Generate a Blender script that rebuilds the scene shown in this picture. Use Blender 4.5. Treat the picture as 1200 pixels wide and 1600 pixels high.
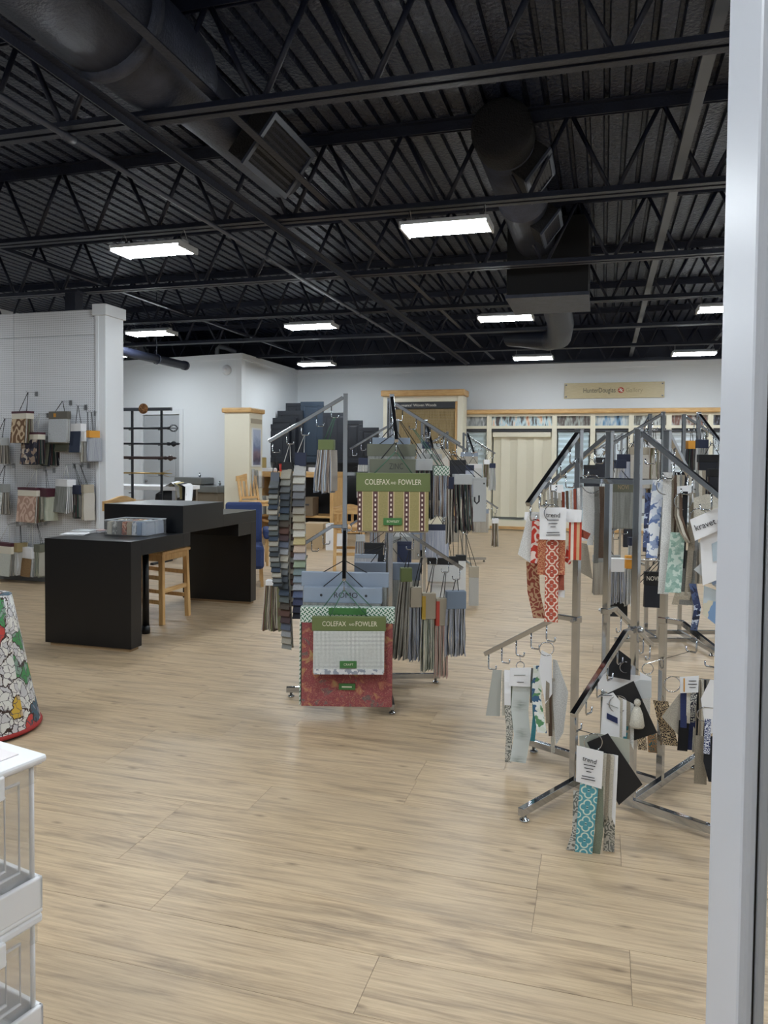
import bpy, math, random
from mathutils import Vector, Matrix
random.seed(7)
for o in list(bpy.data.objects): bpy.data.objects.remove(o)
S = bpy.context.scene
C = S.collection
# ---------------------------------------------------------------- camera
F, CX, CY = 1185.0, 600.0, 760.0
CAMH = 1.5
MR = Matrix.Rotation(math.radians(16.1), 3, 'Z') @ Matrix.Rotation(math.pi/2 - math.radians(2.0), 3, 'X') @ Matrix.Rotation(0.009, 3, 'Z')
cd = bpy.data.cameras.new('camera'); cam = bpy.data.objects.new('camera', cd); C.objects.link(cam)
cam.matrix_world = Matrix.Translation((0, 0, CAMH)) @ MR.to_4x4()
cd.sensor_width = 36; cd.sensor_fit = 'AUTO'; cd.lens = F/1600*36
cd.shift_y = (CY-800)/1600.0
cd.clip_start = .05
S.camera = cam
# ---------------------------------------------------------------- world, exposure
w = bpy.data.worlds.new('world'); S.world = w; w.use_nodes = True
w.node_tree.nodes['Background'].inputs[0].default_value = (.55, .62, .72, 1)
w.node_tree.nodes['Background'].inputs[1].default_value = .10
S.view_settings.view_transform = 'Standard'; S.view_settings.look = 'None'
S.view_settings.gamma = 1; S.view_settings.use_curve_mapping = False
S.view_settings.exposure = 0.0
LAMP = 72.0      # emission strength of the tube lenses
# ---------------------------------------------------------------- pixel -> point
O0 = Vector((0, 0, CAMH))
def ray(x, y): return MR @ Vector(((x-CX)/F, -(y-CY)/F, -1))
def atY(x, y, v): d = ray(x, y); return O0 + d*(v/d.y)
def atX(x, y, v): d = ray(x, y); return O0 + d*(v/d.x)
def atZ(x, y, v=0.0): d = ray(x, y); return O0 + d*((v-CAMH)/d.z)
def proj(p):
    q = MR.transposed() @ (Vector(p)-O0)
    return (CX+F*q.x/-q.z, CY-F*q.y/-q.z, -q.z)
# ---------------------------------------------------------------- materials
MATS = {}
class NT:
    def __init__(s, m):
        m.use_nodes = True; s.t = m.node_tree; s.b = s.t.nodes['Principled BSDF']
    def n(s, typ, _ins=None, **kw):
        k = s.t.nodes.new('ShaderNode'+typ)
        for a, v in kw.items(): setattr(k, a, v)
        for a, v in (_ins or {}).items(): s.set(k.inputs[a], v)
        return k
    def set(s, sock, v):
        if hasattr(v, 'outputs'): v = v.outputs[0]
        if isinstance(v, bpy.types.NodeSocket): s.t.links.new(v, sock)
        elif isinstance(v, (tuple, list)) and len(v) == 3 and sock.type == 'RGBA': sock.default_value = (*v, 1)
        else: sock.default_value = v
    def m(s, op, a, b=0.0, c=0.0):
        k = s.n('Math', operation=op); s.set(k.inputs[0], a); s.set(k.inputs[1], b); s.set(k.inputs[2], c); return k
    def mix(s, f, a, b):
        k = s.n('Mix', data_type='RGBA'); s.set(k.inputs[0], f); s.set(k.inputs[6], a); s.set(k.inputs[7], b); return k.outputs[2]
    def ramp(s, f, stops, const=False):
        k = s.n('ValToRGB'); s.set(k.inputs[0], f); r = k.color_ramp
        if const: r.interpolation = 'CONSTANT'
        while len(r.elements) < len(stops): r.elements.new(.5)
        for e, (p, c) in zip(r.elements, stops): e.position = p; e.color = (*c, 1)
        return k.outputs[0]
    def uv(s):
        k = s.n('UVMap'); k.uv_map = 'UVMap'; x = s.n('SeparateXYZ', {0: k}); return k.outputs[0], x.outputs[0], x.outputs[1]
    def bump(s, h, st=.3, d=.01):
        k = s.n('Bump', {'Strength': st, 'Distance': d, 'Height': h}); s.set(s.b.inputs['Normal'], k)
def rgb(r, g, b):
    f = lambda c: (c/255/12.92) if c/255 <= .04045 else ((c/255+.055)/1.055)**2.4
    return (f(r), f(g), f(b))
def mat(name, col=(128, 128, 128), rough=.6, metal=0.0, fn=None, **kw):
    if name in MATS: return MATS[name]
    m = bpy.data.materials.new(name); t = NT(m); b = t.b
    b.inputs['Base Color'].default_value = (*rgb(*col), 1); b.inputs['Roughness'].default_value = rough; b.inputs['Metallic'].default_value = metal
    for k, v in kw.items(): b.inputs[k.replace('_', ' ')].default_value = v
    m.diffuse_color = (*rgb(*col), 1)
    if fn: fn(t)
    MATS[name] = m; return m
def cloth(name, c1, c2=None, scale=900, stripe=0, rough=.85):
    """plain woven cloth; stripe = lengthwise stripe period in metres"""
    c2 = c2 or tuple(max(0, int(v*.86)) for v in c1)
    def fn(t):
        uv, u, v = t.uv()
        nz = t.n('TexNoise', {'Vector': uv, 'Scale': scale/4.0, 'Detail': 3.0})
        f = t.ramp(nz.outputs[0], [(.35, (0, 0, 0)), (.65, (1, 1, 1))])
        if stripe:
            wv = t.n('TexNoise', {'Vector': t.n('CombineXYZ', {0: t.m('MULTIPLY', u, 1.0/stripe), 1: t.m('MULTIPLY', v, 3.0)}), 'Scale': 1.0, 'Detail': 2.0})
            f = t.mix(.35, t.ramp(wv.outputs[0], [(.42, (0, 0, 0)), (.58, (1, 1, 1))]), f)
        t.set(t.b.inputs['Base Color'], t.mix(f, rgb(*c1), rgb(*c2)))
        t.bump(nz.outputs[0], .25, .002)
    return mat(name, c1, rough, fn=fn)
def quatrefoil(name, ground, line, p=.034, thick=.1):
    def fn(t):
        uv, u, v = t.uv()
        a = t.m('ABSOLUTE', t.m('SUBTRACT', t.m('FRACT', t.m('ADD', t.m('MULTIPLY', u, 1/p), .5)), .5))
        b = t.m('ABSOLUTE', t.m('SUBTRACT', t.m('FRACT', t.m('MULTIPLY', v, 1/p)), .5))
        hyp = lambda x, y: t.m('SQRT', t.m('ADD', t.m('MULTIPLY', x, x), t.m('MULTIPLY', y, y)))
        d = t.m('MINIMUM', hyp(t.m('SUBTRACT', a, .2), b), hyp(a, t.m('SUBTRACT', b, .24)))
        d2 = hyp(t.m('SUBTRACT', a, .5), t.m('SUBTRACT', b, .5))
        f = t.m('MAXIMUM', t.m('LESS_THAN', t.m('ABSOLUTE', t.m('SUBTRACT', d, .2)), thick*.36), t.m('LESS_THAN', t.m('ABSOLUTE', t.m('SUBTRACT', d2, .17)), thick*.3))
        nz = t.n('TexNoise', {'Vector': uv, 'Scale': 250.0, 'Detail': 2.0})
        g = t.mix(nz.outputs[0], tuple(x*.8 for x in rgb(*ground)), tuple(min(1, x*1.2) for x in rgb(*ground)))
        c = t.mix(f, g, rgb(*line)); c = t.mix(t.m('LESS_THAN', hyp(a, b), .05), c, tuple(x*.4 for x in rgb(*ground)))
        t.set(t.b.inputs['Base Color'], c); t.bump(f, .3, .002)
    return mat(name, ground, .8, fn=fn)
def blotch(name, cols, scale=40, warp=.02, rough=.8, edge=None):
    """printed motif cloth: warped cells in several colours"""
    def fn(t):
        uv, u, v = t.uv()
        nz = t.n('TexNoise', {'Vector': uv, 'Scale': scale*.8, 'Detail': 3.0})
        wv = t.n('VectorMath', {0: nz.outputs[1], 1: (warp*2,)*3}, operation='MULTIPLY')
        pv = t.n('VectorMath', {0: uv, 1: wv}, operation='ADD')
        vo = t.n('TexVoronoi', {'Vector': pv, 'Scale': scale}, voronoi_dimensions='2D')
        x = t.n('SeparateXYZ', {0: vo.outputs['Color']})
        n = len(cols)
        c = t.ramp(x.outputs[0], [(i/n, rgb(*q)) for i, q in enumerate(cols)], True)
        if edge:
            ve = t.n('TexVoronoi', {'Vector': pv, 'Scale': scale}, voronoi_dimensions='2D', feature='DISTANCE_TO_EDGE')
            c = t.mix(t.m('LESS_THAN', ve.outputs['Distance'], .07), c, rgb(*edge))
        t.set(t.b.inputs['Base Color'], c)
    return mat(name, cols[0], rough, fn=fn)
def bands(name, c1, c2, scale=16, n=5, rough=.8):
    """maze / wood-grain like contour bands"""
    def fn(t):
        uv, u, v = t.uv()
        nz = t.n('TexNoise', {'Vector': uv, 'Scale': scale, 'Detail': 0.5})
        f = t.m('GREATER_THAN', t.m('FRACT', t.m('MULTIPLY', nz.outputs[0], n)), .55)
        t.set(t.b.inputs['Base Color'], t.mix(f, rgb(*c1), rgb(*c2)))
    return mat(name, c1, rough, fn=fn)
# ---------------------------------------------------------------- mesh builder
class MB:
    def __init__(s): s.v = []; s.f = []; s.uv = []; s.mi = []
    def face(s, idx, mi=0, uv=None): s.f.append(idx); s.mi.append(mi); s.uv.append(uv)
    def hexa(s, p, mi=0):   # 8 points: bottom 0-3 ccw, top 4-7
        b = len(s.v); s.v += [Vector(q) for q in p]
        for q in ((3, 2, 1, 0), (4, 5, 6, 7), (0, 1, 5, 4), (1, 2, 6, 5), (2, 3, 7, 6), (3, 0, 4, 7)): s.face([b+i for i in q], mi)
        return s
    def box(s, x0, x1, y0, y1, z0, z1, mi=0):
        return s.hexa([(x0, y0, z0), (x1, y0, z0), (x1, y1, z0), (x0, y1, z0), (x0, y0, z1), (x1, y0, z1), (x1, y1, z1), (x0, y1, z1)], mi)
    def bar(s, p, q, w, h, up=(0, 0, 1), mi=0):
        p, q = Vector(p), Vector(q); d = (q-p).normalized(); u = Vector(up)
        if abs(d.dot(u)) > .98: u = Vector((0, 1, 0)) if abs(d.y) < .9 else Vector((1, 0, 0))
        a = d.cross(u).normalized()*w/2; c = a.cross(d).normalized()*h/2
        return s.hexa([p-a-c, p+a-c, q+a-c, q-a-c, p-a+c, p+a+c, q+a+c, q-a+c], mi)
    def tube(s, pts, r, n=6, mi=0, closed=False, caps=True):
        pts = [Vector(p) for p in pts]; b = len(s.v); N = len(pts); pu = None
        rs = r if isinstance(r, (list, tuple)) else [r]*N
        for i, p in enumerate(pts):
            a = pts[(i-1) % N] if (i or closed) else p; c = pts[(i+1) % N] if (i < N-1 or closed) else p
            d = (c-a).normalized()
            if pu is None:
                pu = Vector((0, 0, 1)) if abs(d.z) < .9 else Vector((1, 0, 0))
            e = d.cross(pu)
            if e.length < 1e-6: e = d.cross(Vector((.3, .5, .8)))
            e.normalize(); g = e.cross(d).normalized(); pu = g
            for k in range(n):
                t = 2*math.pi*k/n; s.v.append(p + (e*math.cos(t)+g*math.sin(t))*rs[i])
        for i in range(N if closed else N-1):
            for k in range(n):
                i2 = (i+1) % N; s.face([b+i*n+k, b+i*n+(k+1) % n, b+i2*n+(k+1) % n, b+i2*n+k], mi)
        if caps and not closed:
            s.face([b+k for k in range(n)][::-1], mi); s.face([b+(N-1)*n+k for k in range(n)], mi)
        return s
    def lathe(s, prof, c=(0, 0, 0), n=20, axis='z', mi=0, caps=True):
        b = len(s.v); c = Vector(c)
        for r, z in prof:
            for k in range(n):
                t = 2*math.pi*k/n; x, y = r*math.cos(t), r*math.sin(t)
                s.v.append(c + (Vector((x, y, z)) if axis == 'z' else Vector((x, z, y)) if axis == 'y' else Vector((z, x, y))))
        N = len(prof)
        for i in range(N-1):
            for k in range(n): s.face([b+i*n+k, b+i*n+(k+1) % n, b+(i+1)*n+(k+1) % n, b+(i+1)*n+k], mi)
        if caps: s.face([b+k for k in range(n)][::-1], mi); s.face([b+(N-1)*n+k for k in range(n)], mi)
        return s
    def prism(s, poly, x0, x1, axis='x', mi=0):
        b = len(s.v); n = len(poly)
        for xx in (x0, x1):
            for a, c in poly: s.v.append(Vector((xx, a, c)) if axis == 'x' else Vector((a, xx, c)) if axis == 'y' else Vector((a, c, xx)))
        s.face([b+i for i in range(n)][::-1], mi); s.face([b+n+i for i in range(n)], mi)
        for i in range(n): s.face([b+i, b+(i+1) % n, b+n+(i+1) % n, b+n+i], mi)
        return s
    def sheet(s, w, pts, th=.0016, mi=0, wdir=(1, 0, 0), cols=1, w2=None, rip=0.0):
        """strip of width w following centre line pts, width along wdir, thickness th"""
        pts = [Vector(p) for p in pts]; W = Vector(wdir).normalized(); N = len(pts); b = len(s.v); L = [0]
        for i in range(1, N): L.append(L[-1]+(pts[i]-pts[i-1]).length)
        nr = []
        for i in range(N):
            d = pts[min(i+1, N-1)]-pts[max(i-1, 0)]; nr.append(W.cross(d).normalized())
        ws = [w+((w2 or w)-w)*i/(N-1) for i in range(N)]
        for sgn in (1, -1):
            for i in range(N):
                for j in range(cols+1):
                    t = j/cols-.5
                    s.v.append(pts[i]+W*(t*ws[i])+nr[i]*(sgn*th/2 + rip*math.sin(j*2.4+i*.5)*(i/(N-1))))
        c1 = cols+1; o = N*c1
        for i in range(N-1):
            for j in range(cols):
                q = [i*c1+j, i*c1+j+1, (i+1)*c1+j+1, (i+1)*c1+j]
                u = [((j/cols-.5)*ws[i], -L[i]), (((j+1)/cols-.5)*ws[i], -L[i]), (((j+1)/cols-.5)*ws[i+1], -L[i+1]), ((j/cols-.5)*ws[i+1], -L[i+1])]
                s.face([b+k for k in q], mi, u); s.face([b+o+k for k in q][::-1], mi, u[::-1])
        rim = [i*c1 for i in range(N)] + [(N-1)*c1+j for j in range(1, c1)] + [i*c1+cols for i in range(N-2, -1, -1)] + list(range(cols-1, 0, -1))
        for i in range(len(rim)):
            a, c = rim[i], rim[(i+1) % len(rim)]; s.face([b+c, b+a, b+o+a, b+o+c], mi)
        return s
    def build(s, name, mats, parent=None, smooth=False, bevel=0, xf=None):
        me = bpy.data.meshes.new(name)
        v = s.v if xf is None else [xf @ p for p in s.v]
        me.from_pydata([tuple(p) for p in v], [], s.f)
        for m in (mats if isinstance(mats, (list, tuple)) else [mats]): me.materials.append(m)
        ul = me.uv_layers.new(name='UVMap')
        for p, mi, uv in zip(me.polygons, s.mi, s.uv):
            p.material_index = mi; p.use_smooth = smooth
            n = p.normal; a = max(range(3), key=lambda k: abs(n[k]))
            for k, li in enumerate(p.loop_indices):
                if uv: ul.data[li].uv = uv[k]
                else:
                    c = me.vertices[me.loops[li].vertex_index].co
                    ul.data[li].uv = (c.y, c.z) if a == 0 else (c.x, c.z) if a == 1 else (c.x, c.y)
        return link(name, me, parent, bevel)
def link(name, me, parent=None, bevel=0):
    o = bpy.data.objects.new(name, me); C.objects.link(o)
    if parent: o.parent = parent
    if bevel:
        b = o.modifiers.new('bevel', 'BEVEL'); b.width = bevel; b.segments = 2; b.limit_method = 'ANGLE'; b.angle_limit = math.radians(40)
    return o
def tag(o, label, cat, group=None, kind=None):
    if label: o['label'] = label
    if cat: o['category'] = cat
    if group: o['group'] = group
    if kind: o['kind'] = kind
    return o
def struct(o): o['kind'] = 'structure'; return o
def thing(name, label, cat, loc=(0, 0, 0), rz=0.0, group=None):
    o = bpy.data.objects.new(name, None); C.objects.link(o); o.location = loc; o.rotation_euler = (0, 0, rz); o.empty_display_size = .05
    return tag(o, label, cat, group)
def children(o): return [c for c in bpy.data.objects if c.parent == o]
def dup(o, parent=None, loc=None, rz=None, label=None, group=None):
    c = o.copy(); C.objects.link(c)
    if parent: c.parent = parent
    if loc is not None: c.location = loc
    if rz is not None: c.rotation_euler = (0, 0, rz)
    if label: c['label'] = label
    if group: c['group'] = group
    for ch in children(o): dup(ch, c)
    return c
def text(name, s, size, m, parent, loc, rot=(math.pi/2, 0, 0), width=None, ext=.0004, align='CENTER', tag_=None):
    cu = bpy.data.curves.new('t', 'FONT'); cu.body = s; cu.size = size; cu.align_x = align; cu.align_y = 'CENTER'; cu.extrude = ext; cu.resolution_u = 3
    t = bpy.data.objects.new('t', cu); C.objects.link(t)
    dg = bpy.context.evaluated_depsgraph_get(); me = bpy.data.meshes.new_from_object(t.evaluated_get(dg))
    bpy.data.objects.remove(t); bpy.data.curves.remove(cu)
    if width:
        xs = [v.co.x for v in me.vertices]; k = width/(max(xs)-min(xs)); mid = (max(xs)+min(xs))/2 if align == 'CENTER' else min(xs)
        for v in me.vertices: v.co.x = (v.co.x-mid)*k
    me.materials.clear(); me.materials.append(m); me.name = name
    o = bpy.data.objects.new(name, me); C.objects.link(o); o.parent = parent; o.location = loc; o.rotation_euler = rot
    return o
# ---------------------------------------------------------------- shared materials
def m_bumpy(col, rough, sc, st, name):
    def fn(t):
        g = t.n('NewGeometry'); nz = t.n('TexNoise', {'Vector': g.outputs['Position'], 'Scale': sc, 'Detail': 4.0})
        t.bump(nz.outputs[0], st, .02)
        n2 = t.n('TexNoise', {'Vector': g.outputs['Position'], 'Scale': sc*.15, 'Detail': 2.0})
        c = rgb(*col); t.set(t.b.inputs['Base Color'], t.ramp(n2.outputs[0], [(.3, tuple(x*.75 for x in c)), (.7, tuple(x*1.2 for x in c))]))
    return mat(name, col, rough, fn=fn)
WALL = mat('wall_paint', (232, 236, 239), .5)
TRIMW = mat('white_trim', (228, 231, 235), .35)
BLACKSTEEL = m_bumpy((25, 30, 48), .5, 45, .2, 'black_painted_steel')
DECK = m_bumpy((28, 35, 56), .34, 30, 1.0, 'black_sprayed_deck')
CHROME = mat('chrome', (186, 190, 196), .09, 1.0)
STEEL = mat('brushed_steel', (170, 172, 176), .3, 1.0)
BLACKLAM = mat('black_laminate', (5, 7, 13), .34, Specular_IOR_Level=.5)
WOODL = None
def woodmat(name, c1, c2, sc=6, rough=.45, axis=0):
    def fn(t):
        tc = t.n('TexCoord'); mp = t.n('Mapping', {'Vector': tc.outputs['Object'], 'Scale': [(sc*.12 if i == axis else sc) for i in range(3)]})
        nz = t.n('TexNoise', {'Vector': mp, 'Scale': 8.0, 'Detail': 4.0, 'Distortion': .6})
        t.set(t.b.inputs['Base Color'], t.ramp(nz.outputs[0], [(.3, rgb(*c1)), (.7, rgb(*c2))])); t.bump(nz.outputs[0], .06, .004)
    return mat(name, c1, rough, fn=fn)
OAK = woodmat('light_oak', (196, 150, 92), (222, 184, 128), 6, .45, 2)
OAKX = woodmat('light_oak_rail', (190, 146, 92), (216, 178, 122), 6, .45, 0)
CREAM = mat('cream_paint', (226, 220, 200), .45)
WHITEP = mat('white_plastic', (236, 236, 238), .35)
WHITEC = mat('white_card', (232, 232, 234), .7)
CREAMC = mat('cream_card', (222, 216, 200), .7)
GREYC = mat('grey_card', (150, 152, 150), .7)
LGREYC = mat('light_grey_card', (186, 189, 190), .7)
BLACKC = mat('black_card', (22, 23, 27), .6)
NAVYC = mat('navy_card', (34, 42, 66), .6)
MAROON = mat('maroon_card', (74, 30, 44), .6)
OLIVE = mat('olive_green_card', (102, 114, 68), .6)
GREENT = mat('green_tag', (66, 118, 62), .6)
ORANGE = mat('amber_label', (212, 148, 52), .6)
TAUPE = mat('taupe_card', (170, 160, 142), .7)
KHAKI = mat('khaki_header', (104, 106, 92), .7)
BLUEGREY = mat('bluegrey_header', (140, 152, 168), .6)
INK = mat('dark_ink', (50, 50, 54), .7)
INKL = mat('white_ink', (235, 232, 220), .6)
CORD = mat('black_cord', (26, 26, 28), .6)
CORDW = mat('white_cord', (200, 200, 196), .7)
CORDG = mat('green_cord', (70, 110, 88), .7)
# ================================================================ SETTING
YB = 16.94; ZD = 4.34; WT = 3.62
# ---- floor with planks
def fl(t):
    uv, u, v = t.uv()
    mp = t.n('Mapping', {'Vector': uv, 'Scale': (1.0, 9.0, 1.0)})
    n1 = t.n('TexNoise', {'Vector': mp, 'Scale': 2.2, 'Detail': 6.0, 'Roughness': .62, 'Distortion': .5})
    mp2 = t.n('Mapping', {'Vector': uv, 'Scale': (2.0, 60.0, 1.0)})
    n2 = t.n('TexNoise', {'Vector': mp2, 'Scale': 1.6, 'Detail': 4.0, 'Roughness': .7})
    n3 = t.n('TexNoise', {'Vector': uv, 'Scale': .9, 'Detail': 1.0})
    base = t.ramp(n1.outputs[0], [(.30, rgb(98, 78, 60)), (.41, rgb(156, 131, 102)), (.52, rgb(192, 164, 128)), (.68, rgb(210, 184, 147))])
    fine = t.ramp(n2.outputs[0], [(.34, rgb(122, 102, 82)), (.62, rgb(206, 184, 152))])
    c = t.mix(.45, base, fine)
    c = t.mix(t.m('MULTIPLY', t.ramp(n3.outputs[0], [(.35, (0, 0, 0)), (.7, (1, 1, 1))]), .35), c, rgb(184, 164, 138))
    vo = t.n('TexVoronoi', {'Vector': t.n('Mapping', {'Vector': uv, 'Scale': (1.6, 5.0, 1.0)}), 'Scale': .9}, voronoi_dimensions='2D')
    k = t.ramp(vo.outputs['Distance'], [(.0, (1, 1, 1)), (.055, (0, 0, 0))])
    c = t.mix(t.m('MULTIPLY', k, .7), c, rgb(96, 76, 58))
    t.set(t.b.inputs['Base Color'], c)
    t.set(t.b.inputs['Roughness'], t.m('ADD', t.m('MULTIPLY', n2.outputs[0], .15), .36))
    t.bump(n2.outputs[0], .08, .003)
PLANKM = mat('oak_vinyl_plank', (205, 180, 148), .42, fn=fl)
floor = struct(MB().box(-11.2, 6.2, -4.2, 17.1, -.06, -.004).build('floor', mat('plank_joint', (84, 66, 50), .8)))
PW, PL, GAP = .25, 1.524, .0013
planks = []
r = 0
y = 2.655 - PW*26
rr = random.Random(3)
known = {0: -.198, 1: .092, -1: -.193, -2: -1.419, 2: -.81, 3: -.82}
i0 = -26
while y < 17.0:
    k = i0 + r
    off = known.get(k, rr.uniform(0, PL)); x = off - PL*math.ceil((off+11.1)/PL)
    while x < 6.1:
        a, b2 = max(x, -11.15), min(x+PL, 6.15)
        if b2-a > .02: planks.append((a, b2, y, min(y+PW, 17.0)))
        x += PL
    y += PW; r += 1
def plank(mb, p):
    a, b2, c, d = p; g = GAP/2; q = rr.random()*60; q2 = rr.random()*30; z = rr.uniform(-.0003, .0003)
    i = len(mb.v)
    mb.v += [Vector(v) for v in ((a+g, c+g, z), (b2-g, c+g, z), (b2-g, d-g, z), (a+g, d-g, z), (a+g, c+g, -.004), (b2-g, c+g, -.004), (b2-g, d-g, -.004), (a+g, d-g, -.004))]
    u = lambda *ks: [(mb.v[i+m].x+q, mb.v[i+m].y+q2) for m in ks]
    for f in ((0, 1, 2, 3), (4, 5, 1, 0), (5, 6, 2, 1), (6, 7, 3, 2), (7, 4, 0, 3)): mb.face([i+m for m in f], 0, u(*f))
def seen(p):
    if p[3] < .6: return None
    best = None
    for X_ in (p[0], (p[0]+p[1])/2, p[1]):
        for Y_ in (max(p[2], .6), p[3]):
            u, v, d = proj((X_, Y_, 0))
            if d > 0 and -60 < u < 1260 and v < 1680: best = d if best is None else min(best, d)
    return best
sp = sorted([(seen(p), p) for p in planks if seen(p)], key=lambda q: q[0])
near = [p for d, p in sp[:298]]; ns = set(near)
for p in near:
    mb = MB(); plank(mb, p); mb.build('plank', PLANKM, floor)
mb = MB()
for p in planks:
    if p not in ns: plank(mb, p)
tag(mb.build('plank_field', PLANKM, floor), None, None, kind='stuff')
# ---- ceiling deck, corrugated along Y
prof = []; x = -11.4
while x < 6.4:
    prof += [(x, ZD), (x+.085, ZD), (x+.1, ZD-.0), (x+.112, ZD+.045), (x+.14, ZD+.045), (x+.152, ZD)]; x += .152
mb = MB()
for yy in (-4.3, 17.2):
    for a, z in prof: mb.v.append(Vector((a, yy, z)))
n = len(prof)
for i in range(n-1): mb.face([i, i+1, n+i+1, n+i])
struct(mb.build('ceiling', DECK))
# ---- walls
struct(MB().box(-7.07, 6.2, YB, YB+.12, 0, WT).build('wall_back', WALL))
struct(MB().box(-11.3, 6.2, YB+.12, YB+.2, 0, ZD+.05).build('wall_back_upper', BLACKSTEEL))
struct(MB().box(-7.19, -7.07, 14.02, YB+.1, 0, WT).build('wall_left', WALL))
a0, a1 = Vector((-7.07, 14.02, 0)), Vector((-11.2, 14.72, 0)); ad = (a1-a0).normalized(); an = Vector((ad.y, -ad.x, 0))
if an.y > 0: an = -an                      # towards the camera
def alc(t, out=0, z=0): return a0 + ad*t + an*out + Vector((0, 0, z))
def alcbox(mb, t0, t1, o0, o1, z0, z1, mi=0):
    return mb.hexa([alc(t1, o1, z0), alc(t0, o1, z0), alc(t0, o0, z0), alc(t1, o0, z0), alc(t1, o1, z1), alc(t0, o1, z1), alc(t0, o0, z1), alc(t1, o0, z1)], mi)
DT0, DT1, DH = 1.60, 2.62, 2.43
mb = MB(); alcbox(mb, 0, DT0, -.12, 0, 0, WT); alcbox(mb, DT1, 4.18, -.12, 0, 0, WT); alcbox(mb, DT0, DT1, -.12, 0, DH, WT)
struct(mb.build('wall_alcove', WALL))
struct(MB().box(-11.3, -11.2, -4.2, YB+.1, 0, ZD+.05).build('wall_side', WALL))
struct(MB().box(6.1, 6.2, -4.2, YB, 0, ZD+.05).build('wall_right', WALL))
struct(MB().box(-11.2, 6.1, -4.2, -4.1, 0, ZD+.05).build('wall_front', WALL))
# crown strips
struct(MB().box(-7.04, 6.1, YB-.025, YB, WT-.10, WT+.015).build('trim_1', TRIMW, bevel=.006))
struct(MB().box(-7.07, -7.045, 14.0, YB-.025, WT-.10, WT+.015).build('trim_2', TRIMW, bevel=.006))
mb = MB(); alcbox(mb, 0.0, 4.1, 0, .025, WT-.10, WT+.015); struct(mb.build('trim_3', TRIMW, bevel=.006))
struct(MB().box(-7.0, 6.1, YB-.015, YB, 0, .11).build('baseboard_back', TRIMW))
# door in the alcove wall
dr = struct(thing('door_1', None, None, alc(DT0, -.04), math.atan2(-ad.y, -ad.x)))
DW = DT1-DT0
DOORM = mat('grey_door_paint', (176, 180, 184), .45)
MB().box(-DW+.02, -.02, -.02, .02, .01, DH-.01).build('door_leaf', DOORM, dr)
for k, (x0, x1, z0, z1) in enumerate(((.12, .46, .25, .95), (.56, .9, .25, .95), (.12, .46, 1.1, 2.2), (.56, .9, 1.1, 2.2))):
    MB().box(-DW+x0, -DW+x1, -.03, -.018, z0, z1).build('door_panel', DOORM, dr, bevel=.008)
o = MB().lathe([(.0, 0), (.028, .0), (.03, .03), (.018, .05), (0, .055)], (-DW+.08, -.05, 1.0), 12, 'y').build('door_knob', STEEL, dr, True)
mb = MB(); alcbox(mb, DT0-.1, DT0, 0, .02, 0, DH+.11); alcbox(mb, DT1, DT1+.1, 0, .02, 0, DH+.11); alcbox(mb, DT0, DT1, 0, .02, DH, DH+.11)
struct(mb.build('trim_4', TRIMW, bevel=.004))
# ---- pegboard partition
def peg(t):
    g = t.n('NewGeometry'); x = t.n('SeparateXYZ', {0: g.outputs['Position']})
    fx = t.m('SUBTRACT', t.m('FRACT', t.m('MULTIPLY', x.outputs[0], 1/.0254)), .5); fz = t.m('SUBTRACT', t.m('FRACT', t.m('MULTIPLY', x.outputs[2], 1/.0254)), .5)
    d = t.m('SQRT', t.m('ADD', t.m('MULTIPLY', fx, fx), t.m('MULTIPLY', fz, fz)))
    t.set(t.b.inputs['Base Color'], t.mix(t.m('LESS_THAN', d, .17), rgb(226, 228, 233), rgb(110, 112, 118)))
PEG = mat('pegboard', (206, 208, 212), .5, fn=peg)
YP = 7.6
pw = struct(MB().box(-11.2, -5.62, YP+.012, YP+.32, 0, 3.2).build('wall_partition', TRIMW))
for x0, x1 in ((-8.06, -6.86), (-6.855, -5.70)):
    MB().box(x0, x1, YP, YP+.012, .10, 2.92).build('pegboard_panel', PEG, pw, bevel=.002)
    MB().box(x0, x1, YP-.002, YP+.012, 2.93, 3.22).build('pegboard_panel', PEG, pw, bevel=.002)
MB().box(-8.1, -5.70, YP-.02, YP+.012, 0, .10).build('kick_board', mat('grey_kick', (120, 122, 126), .5), pw)
ec = struct(thing('trim_5', None, None, (0, 0, 0)))
p0 = atY(149, 600, YP-.03).x; p1 = atY(165, 600, YP-.03).x; ye = atX(193, 600, p1).y
MB().box(p0, p1, YP-.03, ye, 0, 3.24).build('end_post', TRIMW, ec, bevel=.004)
MB().box(p0-.02, p1+.025, YP-.06, ye+.02, 3.14, 3.27).build('post_cap', TRIMW, ec, bevel=.004)
MB().box(p0+.012, p0+.05, YP-.042, YP-.03, 0, 3.14).build('trim_strip', TRIMW, ec, bevel=.003)
# black steel column above / behind the partition
col = thing('steel_column', 'black square steel column rising behind the white pegboard partition', 'column', (atY(130, 430, 8.43).x, 8.25, 0))
MB().box(-.075, .075, -.075, .075, 0, 3.6).build('shaft', BLACKSTEEL, col)
MB().box(-.12, .12, -.1, .1, 3.575, 3.6).build('cap_plate', BLACKSTEEL, col)
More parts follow.
